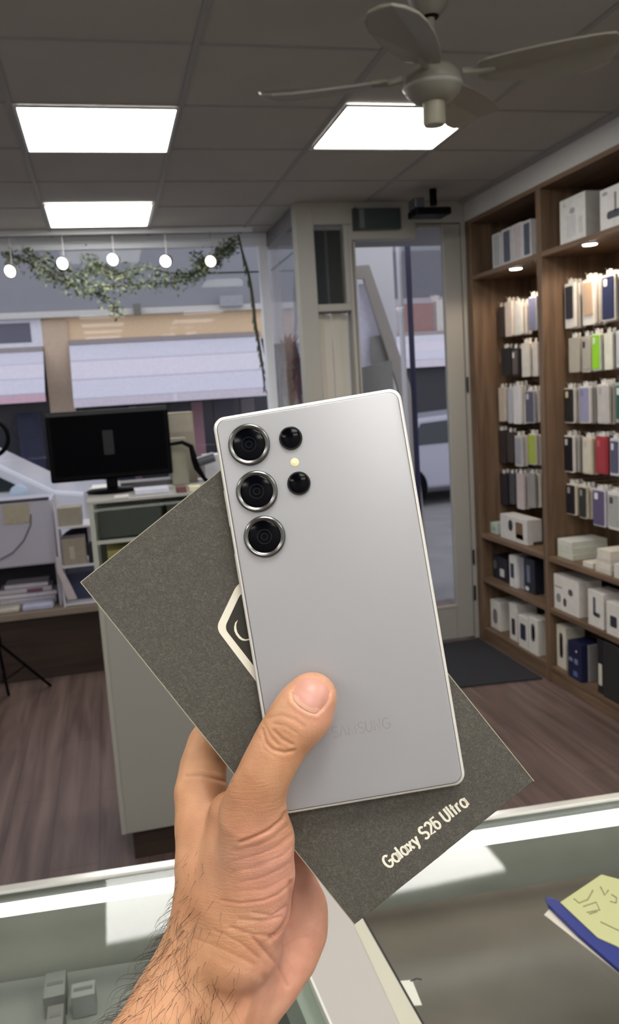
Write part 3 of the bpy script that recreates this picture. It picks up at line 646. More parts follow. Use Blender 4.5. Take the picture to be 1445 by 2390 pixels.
# papers / packs in the slot
pk = [(-.80, -.62, .03, (206, 200, 214)), (-.76, -.50, .055, (196, 192, 204)), (-.60, -.44, .03, (214, 208, 216))]
for i, (x0, x1, h, c, lab) in enumerate(((-.86, -.66, .035, (188, 182, 172), 'rounded cream pack at the far left of the ledge top under the stand'),
                                       (-.645, -.45, .04, (178, 180, 206), 'pale blue plastic pack on the ledge under the white stand'))):
    put('folded_pack', lab, 'pack', x0, x1, 5.50, 5.66, LZ, LZ+h, c, 'wrapper', 'packs on the window ledge', .012)
zz = LZ+.001
for i, (x0, x1, h, c) in enumerate(((-.80, -.44, .05, (196, 190, 202)), (-.82, -.43, .03, (212, 206, 216)), (-.80, -.46, .035, (188, 182, 192)), (-.76, -.48, .03, (206, 202, 212)))):
    put('magazine_stack', ['lowest bundle', 'second bundle', 'third bundle', 'topmost bundle'][i] + ' of pale papers piled under the white stand', 'papers', x0, x1, 5.68, 5.88, zz, zz+h, c, 'paper_bundle', 'papers under the white stand', .008,
        extra=('purple_band', (120, 76, 100), (-.62, -.52, 5.675, 5.68, zz+.006, zz+h-.006)) if i == 2 else None)
    zz += h+.001
# small white rack
rk = thing('white_rack', 'narrow white rack with beige cartons between the white stand and the counter', 'rack', (-.27, 5.65, LZ))
M_wr = mat('white_rack_metal', (204, 202, 210), .4)
RX0, RX1 = -.385, -.13
zs = [LZ+.001, ony(170, 1320, 5.5).z, ony(170, 1228, 5.5).z]
ztop = ony(160, 1162, 5.5).z
for x in (RX0, RX1-.014):
    for y in (5.50, 5.80): boxpart('post', M_wr, rk, x, x+.014, y, y+.014, zs[0], ztop)
for z_ in (zs[1], zs[2], LZ+.02): boxpart('shelf', M_wr, rk, RX0+.014, RX1-.014, 5.50, 5.81, z_-.014, z_)
boxpart('side_sheet', M_lav, rk, RX1-.07, RX1-.014, 5.795, 5.80, zs[1], ztop)
put('beige_carton', 'beige carton on the upper shelf of the narrow white rack', 'box', RX0+.02, RX1-.085, 5.52, 5.70, zs[2], zs[2]+.12, (146, 140, 128))
put('beige_carton', 'beige carton on the middle shelf of the narrow white rack', 'box', RX0+.025, RX1-.085, 5.52, 5.70, zs[1], zs[1]+.17, (150, 140, 128), extra=('printed_lines', (176, 168, 158), (RX0+.07, RX0+.10, 5.517, 5.5195, zs[1]+.04, zs[1]+.12)))
put('black_device', 'small black upright device right on the middle shelf of the narrow white rack', 'device', RX1-.07, RX1-.02, 5.52, 5.60, zs[1], zs[1]+.13, (24, 24, 30))
put('blue_carton', 'dark blue carton in the bottom compartment of the narrow white rack', 'box', RX0+.03, RX1-.02, 5.60, 5.76, LZ+.02, zs[1]-.07, (52, 58, 88))
tg_ = thing('curved_leaflet', 'pale curved leaflet leaning in front of the narrow white rack', 'leaflet', ony(150, 1400, 5.49))
cvp = [ony(x, y, 5.488) for x, y in ((130, 1300), (134, 1335), (146, 1365), (158, 1400))]
b = MB()
for i in range(3): b.extrude([cvp[i], cvp[i]+Vector((.025+.012*i, 0, 0)), cvp[i+1]+Vector((.037+.012*i, 0, 0)), cvp[i+1]], (0, -.002, 0))
b.build('sheet', cm((198, 188, 192)), tg_)

# ring light on tripod
rl = thing('ring_light', 'black ring light on a tripod stand at the far left of the photo', 'ring light', (-.66, 5.0, 0))
ap = ony(14, 1482, 5.0); cx = ap.x
ry = ony(-28, 1022, 5.0); rp_ = ony(19, 1022, 5.0); rr = rp_.x-ry.x
MB().tube([(ry.x+rr*math.cos(t_), 5.0, ry.z+rr*math.sin(t_)*1.0) for t_ in [2*math.pi*k/48 for k in range(49)]], .013, 10, False).build('ring', M_black, rl, smooth=True)
MB().tube([(ry.x, 5.0, ry.z-rr), (cx-.05, 5.0, .42)], .011, 10).build('pole', M_black, rl, smooth=True)
MB().lathe((cx-.05, 5.0, .40), [(.02, 0), (.022, .05), (.014, .06)], 16).build('hub', M_black, rl, smooth=True)
for fx, fy, in ((20, 1622), (118, 1600), (-90, 1604)):
    p = onz(fx, fy, .008); MB().tube([(cx-.05, 5.0, .42), (p.x, p.y, .008)], .009, 8).build('leg', M_black, rl, smooth=True)
    MB().tube([(cx-.05, 5.0, .18), ((p.x+cx-.05)/2, (p.y+5.0)/2, .21)], .005, 6).build('brace', M_black, rl, smooth=True)

# spotlights in the window head, garland
M_sp = emis('spotlight_lens', (255, 250, 236), 9)
trk = tag(MB().box(-1.2, 1.10, 5.86, 5.89, 2.872, 2.8995).build('light_track', M_alu), 'long pale light track on the ceiling just inside the shop window', 'light track')
for i, (px, py, lab) in enumerate(((28, 630, 'leftmost window spotlight, at the photo edge'), (150, 612, 'second window spotlight from the left'), (267, 603, 'smallest looking middle window spotlight above the sagging garland'),
                                  (390, 607, 'bright oval window spotlight, second from the right'), (495, 607, 'dim window spotlight half hidden in leaves, rightmost'))):
    p = ony(px, py, 5.86); t = thing('spotlight', lab, 'spotlight', (p.x, 5.875, 2.872), 'spotlights inside the shop window')
    d = Vector((-.55, -1, -.45)).normalized()
    MB().tube([(p.x, 5.875, 2.872), (p.x, 5.875, p.z+.02)], .0035, 8).build('stem', mat('grey_metal', (150, 150, 150), .4, .5), t)
    pc = Vector((p.x, 5.87, p.z))
    MB().lathe(pc-d*.035, [(.024, 0), (.036, .02), (.041, .06), (.038, .062)], 24, d).build('head', mat('grey_metal', (150, 150, 150), .4, .5), t, smooth=True)
    MB().lathe(pc+d*.0275, [(.037, 0), (.028, .007)], 24, d).build('lens', M_sp if i != 4 else emis('dim_spot_lens', (240, 240, 214), 2.0), t, smooth=True)
random.seed(11)
gl = thing('garland', 'sagging green leafy garland strung across the top of the shop window', 'garland', ony(250, 680, 5.98))
M_leaf = mat('dusty_green_leaf', (74, 92, 66), .6, var=.3, scale=30); M_leaf2 = mat('pale_sage_leaf', (132, 138, 112), .6, var=.2, scale=30); M_stem = mat('brown_green_stem', (66, 66, 46), .7)
def smooth_path(P, n=8):
    out = []
    for i in range(len(P)-1):
        p0, p1, p2, p3 = P[max(i-1, 0)], P[i], P[i+1], P[min(i+2, len(P)-1)]
        for k in range(n):
            t = k/n; out.append(.5*((2*p1)+(p2-p0)*t+(2*p0-5*p1+4*p2-p3)*t*t+(3*p1-p0-3*p2+p3)*t**3))
    return out+[P[-1]]
vines = [[(15, 592), (60, 610), (110, 640), (170, 668), (240, 690), (277, 727)], [(60, 580), (150, 645), (250, 668), (340, 662), (430, 655), (480, 615), (520, 585), (545, 562)],
         [(200, 600), (260, 640), (330, 625), (420, 640), (470, 630)], [(455, 600), (500, 610), (536, 576)], [(100, 600), (190, 640), (230, 620), (300, 650)]]
for vi, v in enumerate(vines):
    P = smooth_path([ony(x, y, 5.98+.02*math.sin(i*2+vi)) for i, (x, y) in enumerate(v)])
    MB().tube(P, .005, 6).build('vine', M_stem, gl)
    for part, mm, nn in (('foliage', M_leaf, 9 if vi in (1, 3) else 5), ('foliage', M_leaf2, 7)):
        b = MB()
        for p in P:
            for k in range(nn):
                o = Vector((random.gauss(0, .022), random.gauss(0, .015), random.gauss(-.004, .026))); dd = Vector((random.uniform(-1, 1), random.uniform(-.5, .5), random.uniform(-1, .4))).normalized()
                L = random.uniform(.02, .045); sd = dd.orthogonal().normalized(); sd.rotate(Matrix.Rotation(random.uniform(0, 6), 3, dd)); q = p+o
                if q.z > ZC-.05: continue
                b.add([q, q+dd*L*.5+sd*L*.22, q+dd*L, q+dd*L*.5-sd*L*.22], [(0, 1, 2, 3)])
        b.build(part, mm, gl)
hs = thing('hanging_vine', 'long thin brown green vine stem hanging beside the white window mullion', 'vine', ony(575, 600, 6.0))
P = smooth_path([ony(x, y, 6.02) for x, y in ((556, 548), (566, 590), (580, 640), (590, 700), (596, 760), (604, 800), (612, 850), (618, 905))])
MB().tube(P, [.006+.006*math.sin(math.pi*i/len(P)) for i in range(len(P))], 8).build('vine', M_stem, hs)
b = MB()
for p in P[8:]:
    dd = Vector((random.uniform(-1, 1)*.4, .2, -1)).normalized(); sd = Vector((1, 0, 0)); b.add([p, p+dd*.03+sd*.007, p+dd*.06, p+dd*.03-sd*.007], [(0, 1, 2, 3)])
b.build('foliage', M_leaf, hs)

# ================================================================ OUTSIDE
GZ = -.12
tag(MB().box(-14, 22, YW+.12, 40, GZ-.1, GZ).build('street', mat('street_paving', (128, 126, 128), .8, var=.1, scale=3)), kind='structure')
tag(MB().box(1.27, 2.6, YD+.105, YW+.12, GZ-.1, -.02).build('entrance_step', mat('entrance_tile', (120, 118, 118), .7)), kind='structure')
tag(MB().box(1.24, 2.9, YD+.105, YW+.10, 2.80, 2.9).build('entrance_soffit', mat('grey_soffit', (118, 116, 116), .7)), kind='structure')
FYd = 15.0
def fz(v): return v+EYE
M_fw = mat('grey_facade_render', (134, 135, 140), .8, var=.05, scale=1.5)
fc = thing('shop_building', 'grey rendered building across the street with cream band and shopfronts', 'building', (1, FYd, GZ))
boxpart('upper_wall', M_fw, fc, -9, 14, FYd, FYd+.3, fz(1.62), 9)
boxpart('ledge', cm((196, 192, 186)), fc, -2.2, 2.9, FYd-.18, FYd, fz(1.50), fz(1.60))
boxpart('cream_band', cm((226, 196, 158)), fc, -.95, 2.95, FYd, FYd+.3, fz(1.0), fz(1.62))
boxpart('pillar', cm((196, 172, 148)), fc, -.92, -.50, FYd-.05, FYd+.25, GZ, fz(1.46))
boxpart('left_wall', cm((150, 148, 158)), fc, -9, -.95, FYd, FYd+.3, fz(.95), fz(1.62))
boxpart('shopfront', mat('dark_shopfront_glass', (34, 34, 46), .25), fc, -9, 14, FYd+.2, FYd+.4, GZ, fz(1.0))
boxpart('window_frame', cm((216, 216, 222)), fc, -2.1, -.92, FYd-.06, FYd, fz(1.04), fz(1.52))
boxpart('window_pane', cm((92, 90, 106), .3), fc, -2.0, -1.10, FYd-.07, FYd-.06, fz(1.12), fz(1.44))
boxpart('wall_lamp', cm((110, 108, 100)), fc, .62, .74, FYd-.30, FYd-.18, fz(1.48), fz(1.66))
boxpart('vent_box', cm((150, 152, 156)), fc, 2.1, 2.5, FYd-.30, FYd-.18, fz(1.56), fz(1.74))
for i, (x, wd, c) in enumerate(((-2.6, .3, (44, 50, 84)), (-1.5, .4, (30, 34, 66)), (.4, .12, (96, 70, 84)), (1.5, .2, (150, 110, 120)), (1.9, .35, (70, 64, 78)), (2.4, .25, (110, 104, 110)), (3.2, .8, (126, 118, 116)))):
    boxpart('door_panel', cm(c), fc, x, x+wd, FYd+.15, FYd+.2, GZ+.05, fz(-.05))
boxpart('right_wall', cm((166, 160, 164)), fc, 2.96, 14, FYd-.02, FYd+.3, fz(.9), fz(1.62))
boxpart('brick_panel', cm((142, 108, 102)), fc, 5.55, 6.15, FYd-.05, FYd-.02, fz(.98), fz(1.5))
boxpart('white_pier', cm((190, 184, 176)), fc, 6.2, 6.5, FYd-.06, FYd-.02, fz(.98), fz(1.55))
boxpart('grey_shutter', cm((98, 98, 104)), fc, 4.6, 7.4, FYd-.05, FYd-.01, fz(1.62), fz(2.45))
def awning(x0, x1, zt, zb, label, val, segs, pink=False):
    t = thing('awning', label, 'awning', ((x0+x1)/2, FYd, fz(zt)), 'awnings across the street')
    yt, yb = FYd-.05, FYd-.75
    sc_ = (FYd-.75)/FYd
    n = segs; b = MB(); P = []
    zb2 = EYE+(zb)*sc_ ; zt2 = fz(zt)
    for i in range(n+1):
        k = i/n; bulge = .035*math.sin(k*math.pi*segs)
        P.append((yt+(yb-yt)*k, zt2+(zb2+.12-zt2)*k+bulge))
    for i in range(n):
        (ya, za), (yb_, zb_) = P[i], P[i+1]
        MB().extrude([(x0, ya, za-.0), (x1, ya, za-.0), (x1, yb_, zb_+.012), (x0, yb_, zb_+.012)], (0, .0, .02)).build('fabric_panel', cm((204, 202, 214) if i % 2 == 0 else (212, 206, 216)), t)
        MB().box(x0, x1, yb_-.01, yb_+.0, zb_-.008, zb_+.014).build('seam', cm((150, 146, 166)), t)
    boxpart('valance', cm((214, 178, 190) if pink else (216, 206, 216)), t, x0, x1, yb-.02, yb, zb2, zb2+.13)
    boxpart('cassette', cm((150, 140, 138)), t, x0, x1, FYd-.10, FYd-.02, fz(zt)-.02, fz(zt)+.06)
    boxpart('centre_rib', cm((224, 222, 230)), t, (x0+x1)/2-.03, (x0+x1)/2+.03, yb-.024, yb-.02, zb2, zb2+.13)
awning(-.50, 2.80, 1.06, -.02, 'wide white lavender awning across the street, in the middle of the shop window', None, 3)
awning(-4.2, -.93, .98, .12, 'white awning with a pink valance across the street at the left of the shop window', None, 3, True)
awning(5.1, 8.6, .92, .32, 'pale awning across the street seen through the glass door', None, 3)
# white car
car = thing('car', 'white car parked in the street behind the window at far left', 'car', (-1.6, 9.5, GZ))
prof = [(-3.8, .25), (-3.85, .75), (-3.4, .95), (-2.9, 1.02), (-2.2, 1.50), (-1.2, 1.56), (-.75, 1.45), (-.05, 1.02), (.75, .90), (.98, .72), (1.0, .30)]
def carp(pr, y0, y1, name, m, bev=.04):
    return MB().extrude([(x-.55, y0, z+GZ) for x, z in pr], (0, y1-y0, 0)).build(name, m, car, bevel=bev)
M_carw = mat('white_car_paint', (216, 216, 222), .2)
carp(prof, 9.0, 10.7, 'body', M_carw)
M_cg = mat('dark_car_glass', (36, 46, 50), .08)
carp([(-2.75, 1.05), (-2.15, 1.44), (-1.35, 1.49), (-1.35, 1.05)], 8.985, 9.0, 'rear_side_window', M_cg, .004)
carp([(-1.27, 1.05), (-1.27, 1.49), (-.85, 1.38), (-.32, 1.05)], 8.985, 9.0, 'front_side_window', M_cg, .004)
MB().extrude([(-1.36+.02, 9.15, 1.41+GZ), (-1.36+.02, 10.55, 1.41+GZ), (-.72, 10.6, 1.02+GZ), (-.72, 9.1, 1.02+GZ)], (.03, 0, .03)).build('windscreen', M_cg, car)
for x in (-3.0, .2):
    for y in (9.0, 10.55): MB().lathe((x-.55, y-.03, .31+GZ), [(.30, 0), (.32, .03), (.32, .17), (.30, .2)], 28, (0, 1, 0)).build('wheel', M_black, car, smooth=True)
MB().lathe((-.95, 8.93, 1.02+GZ), [(.02, 0), (.09, .02), (.10, .10), (.05, .14)], 18, (0, 1, 0)).build('wing_mirror', mat('pale_blue_mirror', (190, 206, 220), .3), car, smooth=True)
# objects in the recessed entrance, seen through the door
YO = 6.35
def opx(xl, xr, yt, yb, Y): a = ony(xl, yt, Y); b = ony(xr, yb, Y); return a.x, b.x, b.z, a.z
x0, x1, z0, z1 = opx(953, 975, 500, 960, YO)
tag(boxpart('navy_post', mat('navy_painted_post', (38, 40, 84), .4), None, x0, x1, YO, YO+.12, GZ, 3.3, .004), 'tall navy blue post outside seen through the glass door', 'post')
x0, x1, z0, z1 = opx(933, 948, 500, 960, YO+.05)
tag(boxpart('white_post', mat('white_painted_post', (222, 220, 226), .4), None, x0, x1, YO+.05, YO+.12, GZ, 3.3, .004), 'thin white post outside beside the navy post', 'post')
x0, x1, z0, z1 = opx(818, 910, 500, 960, 7.2)
tag(boxpart('pale_screen_wall', mat('pale_grey_screen', (190, 188, 190), .6), None, x0-.2, x1+.10, 7.2, 7.3, GZ, 3.6, .004), 'pale grey wall panel outside behind the glass door', 'wall panel')
bd = MB(); e = [ony(815, 622, 6.9), ony(862, 618, 6.9), ony(958, 900, 6.9)]; e += [Vector((e[2].x+.12, 6.9, GZ)), Vector((e[2].x+.02, 6.9, GZ)), ony(930, 905, 6.9), ony(850, 650, 6.9), ony(815, 650, 6.9)]
tag(bd.extrude(e, (0, .05, 0)).build('diagonal_brace', mat('taupe_brace', (150, 142, 134), .5)), 'taupe bent diagonal bar outside behind the glass door', 'bar')
e = [ony(836, 664, 7.0), ony(862, 660, 7.0), ony(900, 800, 7.0), ony(905, 860, 7.0)]; e += [Vector((e[-1].x, 7.0, GZ)), Vector((ony(843, 860, 7.0).x, 7.0, GZ)), ony(843, 860, 7.0)]
tag(MB().extrude(e, (0, .04, 0)).build('white_board', cm((216, 214, 232))), 'white lavender board outside below the diagonal bar', 'board')
e = [ony(868, 785, 6.95), ony(898, 780, 6.95), ony(905, 842, 6.95), ony(868, 850, 6.95)]
tag(MB().extrude(e, (0, .03, 0)).build('grey_box', cm((140, 138, 132))), 'small grey square box fixed on the white board outside', 'box')
e = [ony(846, 858, 6.8), ony(915, 840, 6.8)]; e += [Vector((e[1].x+.02, 6.8, GZ)), Vector((e[0].x, 6.8, GZ))]
tag(MB().extrude(e, (0, .05, 0)).build('utility_cupboard', cm((128, 126, 120))), 'plain grey upright cupboard outside in front of the white board', 'cupboard')
rp = thing('red_leaf_plant', 'dark red leafy plant outside right of the white window mullion', 'plant', ony(680, 1000, 6.9))
cpt = ony(678, 900, 6.9)
MB().lathe((cpt.x, 6.9, GZ), [(.12, 0), (.17, .35), (.16, .38)], 20).build('pot', cm((120, 110, 104)), rp, smooth=True)
MB().tube([(cpt.x, 6.9, GZ+.3), (cpt.x, 6.9, cpt.z-.1)], .015, 8).build('stem', M_stem, rp)
b = MB()
for i in range(220):
    k = random.random(); z_ = ony(678, 950-150*k, 6.9).z; rr_ = .15*(1-k*.8); o = Vector((cpt.x+random.gauss(0, rr_*.5), 6.9+random.gauss(0, rr_*.5), z_))
    dd = Vector((random.gauss(0, .4), random.gauss(0, .4), 1)).normalized(); sd = dd.orthogonal(); L = random.uniform(.06, .14); b.add([o, o+dd*L*.5+sd*L*.12, o+dd*L, o+dd*L*.5-sd*L*.12], [(0, 1, 2, 3)])
b.build('foliage', mat('dark_red_leaf', (112, 62, 70), .6, var=.25, scale=20), rp)
# street bits through the door glass
car2 = thing('parked_car', 'silver car parked across the street, seen low through the glass door', 'car', (5.4, 12.6, GZ))
pr2 = [(-2.0, .25), (-2.05, .7), (-1.6, .92), (-1.2, 1.35), (.2, 1.42), (.9, .98), (1.9, .85), (2.05, .3)]
MB().extrude([(x+5.6, 12.0, z+GZ) for x, z in pr2], (0, 1.6, 0)).build('body', mat('silver_car_paint', (170, 170, 182), .25), car2, bevel=.05)
MB().extrude([(x+5.6, 11.985, z+GZ) for x, z in [(-1.15, .95), (-.95, 1.28), (.15, 1.34), (.7, .98)]], (0, .01, 0)).build('side_window', M_cg, car2)
for x in (-1.2, 1.2): MB().lathe((x+5.6, 11.97, .31+GZ), [(.3, 0), (.32, .03), (.32, .2)], 24, (0, 1, 0)).build('wheel', M_black, car2, smooth=True)

# ================================================================ PHONE
def attach(o, root): o.parent = root; return o
M_silver = mat('polished_silver_titanium', (236, 233, 226), .28, .45)
PHD = .335; pa = math.radians(9.58); K = PHD/F
PHM = CAMM @ Matrix.Translation(((792-722.5)*K, -(1404-1195)*K, -PHD)) @ Matrix.Rotation(pa, 4, 'Z')
ph = thing('smartphone', 'silver smartphone seen from the back, held upright by the hand', 'phone'); ph.matrix_world = PHM
def pl(px, py):
    x, y = (px-792)*K, -(py-1404)*K; c, s = math.cos(-pa), math.sin(-pa); return (x*c-y*s, x*s+y*c)
def rr2(w_, h_, r, n=8): return rrect(0, 0, w_, h_, r, n)
PW, PL = .0771, .1627
def rounded_slab(w_, h_, r, z0, z1, e, n=10):
    """rounded rectangle slab whose rims are rounded by e"""
    b = MB(); rings = []
    for k in range(5):
        t = math.pi/2*k/4; rings.append((e*(1-math.sin(t)), z0+e*(1-math.cos(t))))
    rings = [(e*(1-math.sin(math.pi/2*k/4)), z0+e-e*math.cos(math.pi/2*k/4)) for k in range(5)] + [(e*(1-math.cos(math.pi/2*k/4)), z1-e+e*math.sin(math.pi/2*k/4)) for k in range(5)]
    vs = []; 
    for ins, z in rings: vs += [(x, y, z) for x, y in rr2(w_-2*ins, h_-2*ins, max(r-ins, .0005), n)]
    m_ = len(rr2(1, 1, .1, n)); fs = [tuple(range(m_))[::-1], tuple((len(rings)-1)*m_+i for i in range(m_))]
    fs += [(i*m_+k, i*m_+(k+1) % m_, (i+1)*m_+(k+1) % m_, (i+1)*m_+k) for i in range(len(rings)-1) for k in range(m_)]
    return b.add(vs, fs)
attach(rounded_slab(PW, PL, .0048, -.0082, -.0002, .0012).build('metal_frame', M_silver, smooth=True), ph)
attach(rounded_slab(PW-.0026, PL-.0026, .0040, -.0012, .0002, .0003).build('seam_gasket', mat('dark_seam', (70, 66, 62), .5), smooth=True), ph)
M_back = mat('matte_silver_back_glass', (170, 170, 173), .34, .35, spec=.5)
attach(rounded_slab(PW-.0031, PL-.0031, .0038, -.0012, .0004, .0003).build('back_glass', M_back, smooth=True), ph)
M_ring = mat('gunmetal_ring', (128, 128, 126), .26, 1.0); M_ringd = mat('dark_ring_wall', (60, 58, 56), .3, .9)
M_lens = mat('black_lens_glass', (2, 3, 7), .12, spec=.12); M_lensr = mat('inner_lens_blue_black', (10, 14, 28), .12)
for px, py in ((582, 1038), (600, 1147), (618, 1252)):
    x, y = pl(px, py); R0 = 48.5*K; R1 = 36.5*K
    lo = attach(MB().lathe((x, y, .0004), [(R0, 0), (R0, .0012), (R0-.0002, .0016)], 64).build('lens_ring_wall', M_ringd, smooth=True), ph)
    rg = attach(MB().lathe((x, y, .0004), [(R0-.0002, .0015), (R0-.0003, .0019), (R0-.0008, .0022), (R1+.0006, .0020), (R1, .0016), (R1, .001)], 64).build('lens_ring', M_ring, smooth=True), ph)
    gl_ = attach(MB().lathe((x, y, .0004), [(R1+.0002, .0008), (R1+.0001, .0019), (R1-.0004, .00205)], 64).build('lens_glass', M_lens, smooth=True), ph)
    b = MB(); n = 48
    for r1, r2 in ((.0030, .0027), (.0014, .0011)):
        vs = []; 
        for k in range(n):
            a = 2*math.pi*k/n; vs += [(x+r1*math.cos(a), y+r1*math.sin(a), .00247), (x+r2*math.cos(a), y+r2*math.sin(a), .00247)]
        b.add(vs, [(2*k, 2*((k+1) % n), 2*((k+1) % n)+1, 2*k+1) for k in range(n)])
    attach(b.build('inner_ring', M_lensr), gl_)
for px, py in ((679, 1023), (698, 1128)):
    x, y = pl(px, py); R0 = 27*K
    attach(MB().lathe((x, y, .0004), [(R0, 0), (R0, .0012), (R0-.0003, .0015), (R0-.0006, .0015), (R0-.0006, .0012)], 48).build('small_lens_ring', M_ringd, smooth=True), ph)
    attach(MB().lathe((x, y, .0004), [(R0-.0004, .0008), (R0-.0005, .0014), (R0-.0009, .00158)], 48).build('small_lens_glass', M_lens, smooth=True), ph)
x, y = pl(688, 1079)
attach(MB().lathe((x, y, .0003), [(.0017, 0), (.0017, .0002), (.0014, .0003)], 32).build('flash', mat('warm_flash_window', (246, 228, 176), .3), smooth=True), ph)
attach(MB().lathe((x, y, .0005), [(.0007, 0), (.0006, .0003)], 20).build('flash_led', mat('pale_flash_led', (255, 246, 214), .2), smooth=True), ph)
for y0, y1 in ((.037, .052), (.012, .026)):
    attach(MB().box(-PW/2-.0004, -PW/2+.0006, y0, y1, -.0062, -.0028).build('side_button', M_silver, bevel=.0003), ph)

# stroke lettering
def arc(cx, cy, rx, ry, a0, a1, n=14): return [(cx+rx*math.cos(math.radians(a0+(a1-a0)*k/n)), cy+ry*math.sin(math.radians(a0+(a1-a0)*k/n))) for k in range(n+1)]
GL = {
 'G': (.82, [arc(.42, .5, .40, .48, 45, 335) + [(.80, .46), (.46, .46)]]),
 'o': (.66, [arc(.32, .34, .30, .34, 0, 360)]),
 'a': (.68, [arc(.32, .34, .29, .34, 0, 360), [(.62, .68), (.62, 0)]]),
 'l': (.20, [[(.08, 1.02), (.08, 0)]]),
 'x': (.60, [[(.02, .68), (.54, 0)], [(.54, .68), (.02, 0)]]),
 'y': (.60, [[(.02, .68), (.30, .06)], [(.58, .68), (.24, -.18), (.08, -.24)]]),
 ' ': (.30, []),
 'S': (.66, [arc(.33, .74, .28, .24, 30, 270) + arc(.33, .24, .30, .25, 90, -150)]),
 '2': (.64, [arc(.31, .70, .28, .28, 160, -30) + [(.04, .02), (.60, .02)]]),
 '6': (.66, [[(.58, .98), (.10, .98), (.06, .40)], arc(.33, .32, .28, .30, 180, -180)]),
 'U': (.74, [[(.06, 1)] + arc(.35, .33, .29, .32, 180, 360) + [(.64, 1)]]),
 't': (.42, [[(.18, .95), (.18, .0)], [(.0, .66), (.38, .66)]]),
 'r': (.42, [[(.06, .68), (.06, 0)], [(.06, .45), (.18, .64), (.38, .66)]]),
 'Λ': (.78, [[(.02, 0), (.36, 1), (.70, 0)]]),
 'M': (.90, [[(.06, 0), (.06, 1), (.42, .1), (.78, 1), (.78, 0)]]),
 'N': (.78, [[(.06, 0), (.06, 1), (.64, 0), (.64, 1)]]),
}
def letters(txt, width, height, rad, z, m, root, name, gap=.12):
    tot = sum(GL[c][0]+gap for c in txt)-gap; sx = width/tot; x = -width/2
    for c in txt:
        w_, st = GL[c]
        if st:
            b = MB()
            for s_ in st:
                b.tube([(x+p*sx, q*height-height/2, 0) for p, q in s_], rad, 8)
            b.v = [(vx, vy, z+max(-.00002, min(.00004, vz))) for vx, vy, vz in b.v]
            yield b
        x += (w_+gap)*sx
x, y = pl(843, 1697)
tx = bpy.data.objects.new('brand_lettering', None)
for i, b in enumerate(letters('SΛMSUNG', 138*K, 26*K, .00024, 0, None, None, '')):
    b.v = [(vx+x, vy+y, vz+.00043) for vx, vy, vz in b.v]
    attach(b.build('embossed_letter', mat('tone_on_tone_lettering', (158, 156, 156), .4, .35)), ph)
bpy.data.objects.remove(tx)

# ================================================================ DARK BOX behind the phone
BD = .3434; KB = BD/F; ba = math.atan2(.7809, .6247)   # short axis px (.7809,.6247 up); long axis px (.6247,-.7809)
BW, BL, BT = 537*KB, 1024.5*KB, .027
bang = math.atan2(.6247, .7809)                         # local x = short axis, local y = long axis (up-left)
BXM = CAMM @ Matrix.Translation(((717.5-722.5)*KB, -(1591-1195)*KB, -BD)) @ Matrix.Rotation(bang, 4, 'Z')
bx = thing('phone_box', 'dark grey textured phone box held tilted behind the silver phone', 'box'); bx.matrix_world = BXM
def blc(px, py):
    x, y = (px-717.5)*KB, -(py-1591)*KB; c, s = math.cos(-bang), math.sin(-bang); return (x*c-y*s, x*s+y*c)
mb2 = bpy.data.materials.new('fibre_textured_black_paper'); mb2.use_nodes = True; nt = mb2.node_tree; L = nt.links.new
bs = nt.nodes['Principled BSDF']; bs.inputs['Roughness'].default_value = .62; bs.inputs['Specular IOR Level'].default_value = .35
tc = nt.nodes.new('ShaderNodeTexCoord')
def ntex(scale, det, dist, off):
    mp = nt.nodes.new('ShaderNodeMapping'); mp.inputs['Location'].default_value = (off, off*2, 0); L(tc.outputs['Object'], mp.inputs['Vector'])
    n = nt.nodes.new('ShaderNodeTexNoise'); n.inputs['Scale'].default_value = scale; n.inputs['Detail'].default_value = det; n.inputs['Distortion'].default_value = dist; L(mp.outputs[0], n.inputs['Vector'])
    return n
def mth(op, a, b=None, c=None):
    n = nt.nodes.new('ShaderNodeMath'); n.operation = op
    for i, v in enumerate((a, b, c)):
        if v is None: continue
        if isinstance(v, (int, float)): n.inputs[i].default_value = v
        else: L(v, n.inputs[i])
    return n.outputs[0]
ridges = None
for i, (s, o) in enumerate(((300, 0), (400, 3.1), (240, 7.7))):
    n = ntex(s, 1.0, 1.8, o)
    rdg = mth('SUBTRACT', 1.0, mth('MULTIPLY', mth('ABSOLUTE', mth('SUBTRACT', n.outputs['Fac'], .5)), 16.0)); rdg = mth('MAXIMUM', rdg, 0.0)
    ridges = rdg if ridges is None else mth('ADD', ridges, mth('MULTIPLY', rdg, .7))
big = ntex(9, 3, 0, 1.0); fine = ntex(2600, 2, 0, 0)
hgt = mth('ADD', ridges, mth('MULTIPLY', fine.outputs['Fac'], .8))
bp = nt.nodes.new('ShaderNodeBump'); bp.inputs['Strength'].default_value = .55; bp.inputs['Distance'].default_value = .00012; L(hgt, bp.inputs['Height']); L(bp.outputs[0], bs.inputs['Normal'])
rp1 = nt.nodes.new('ShaderNodeValToRGB'); rp1.color_ramp.elements[0].color = lin((44, 43, 39))+(1,); rp1.color_ramp.elements[1].color = lin((118, 114, 104))+(1,)
rp1.color_ramp.elements[0].position = .0; rp1.color_ramp.elements[1].position = 1
L(mth('MULTIPLY_ADD', ridges, .20, mth('MULTIPLY_ADD', fine.outputs['Fac'], .42, mth('MULTIPLY', big.outputs['Fac'], .12))), rp1.inputs['Fac']); L(rp1.outputs[0], bs.inputs['Base Color'])
attach(MB().box(-BW/2, BW/2, -BL/2, BL/2, -BT*.62, 0).build('lid', mb2, bevel=.0004), bx)
attach(MB().box(-BW/2+.0006, BW/2-.0006, -BL/2+.0006, BL/2-.0006, -BT, -BT*.62-.0004).build('tray', mat('black_box_tray', (30, 30, 30), .6), bevel=.0004), bx)
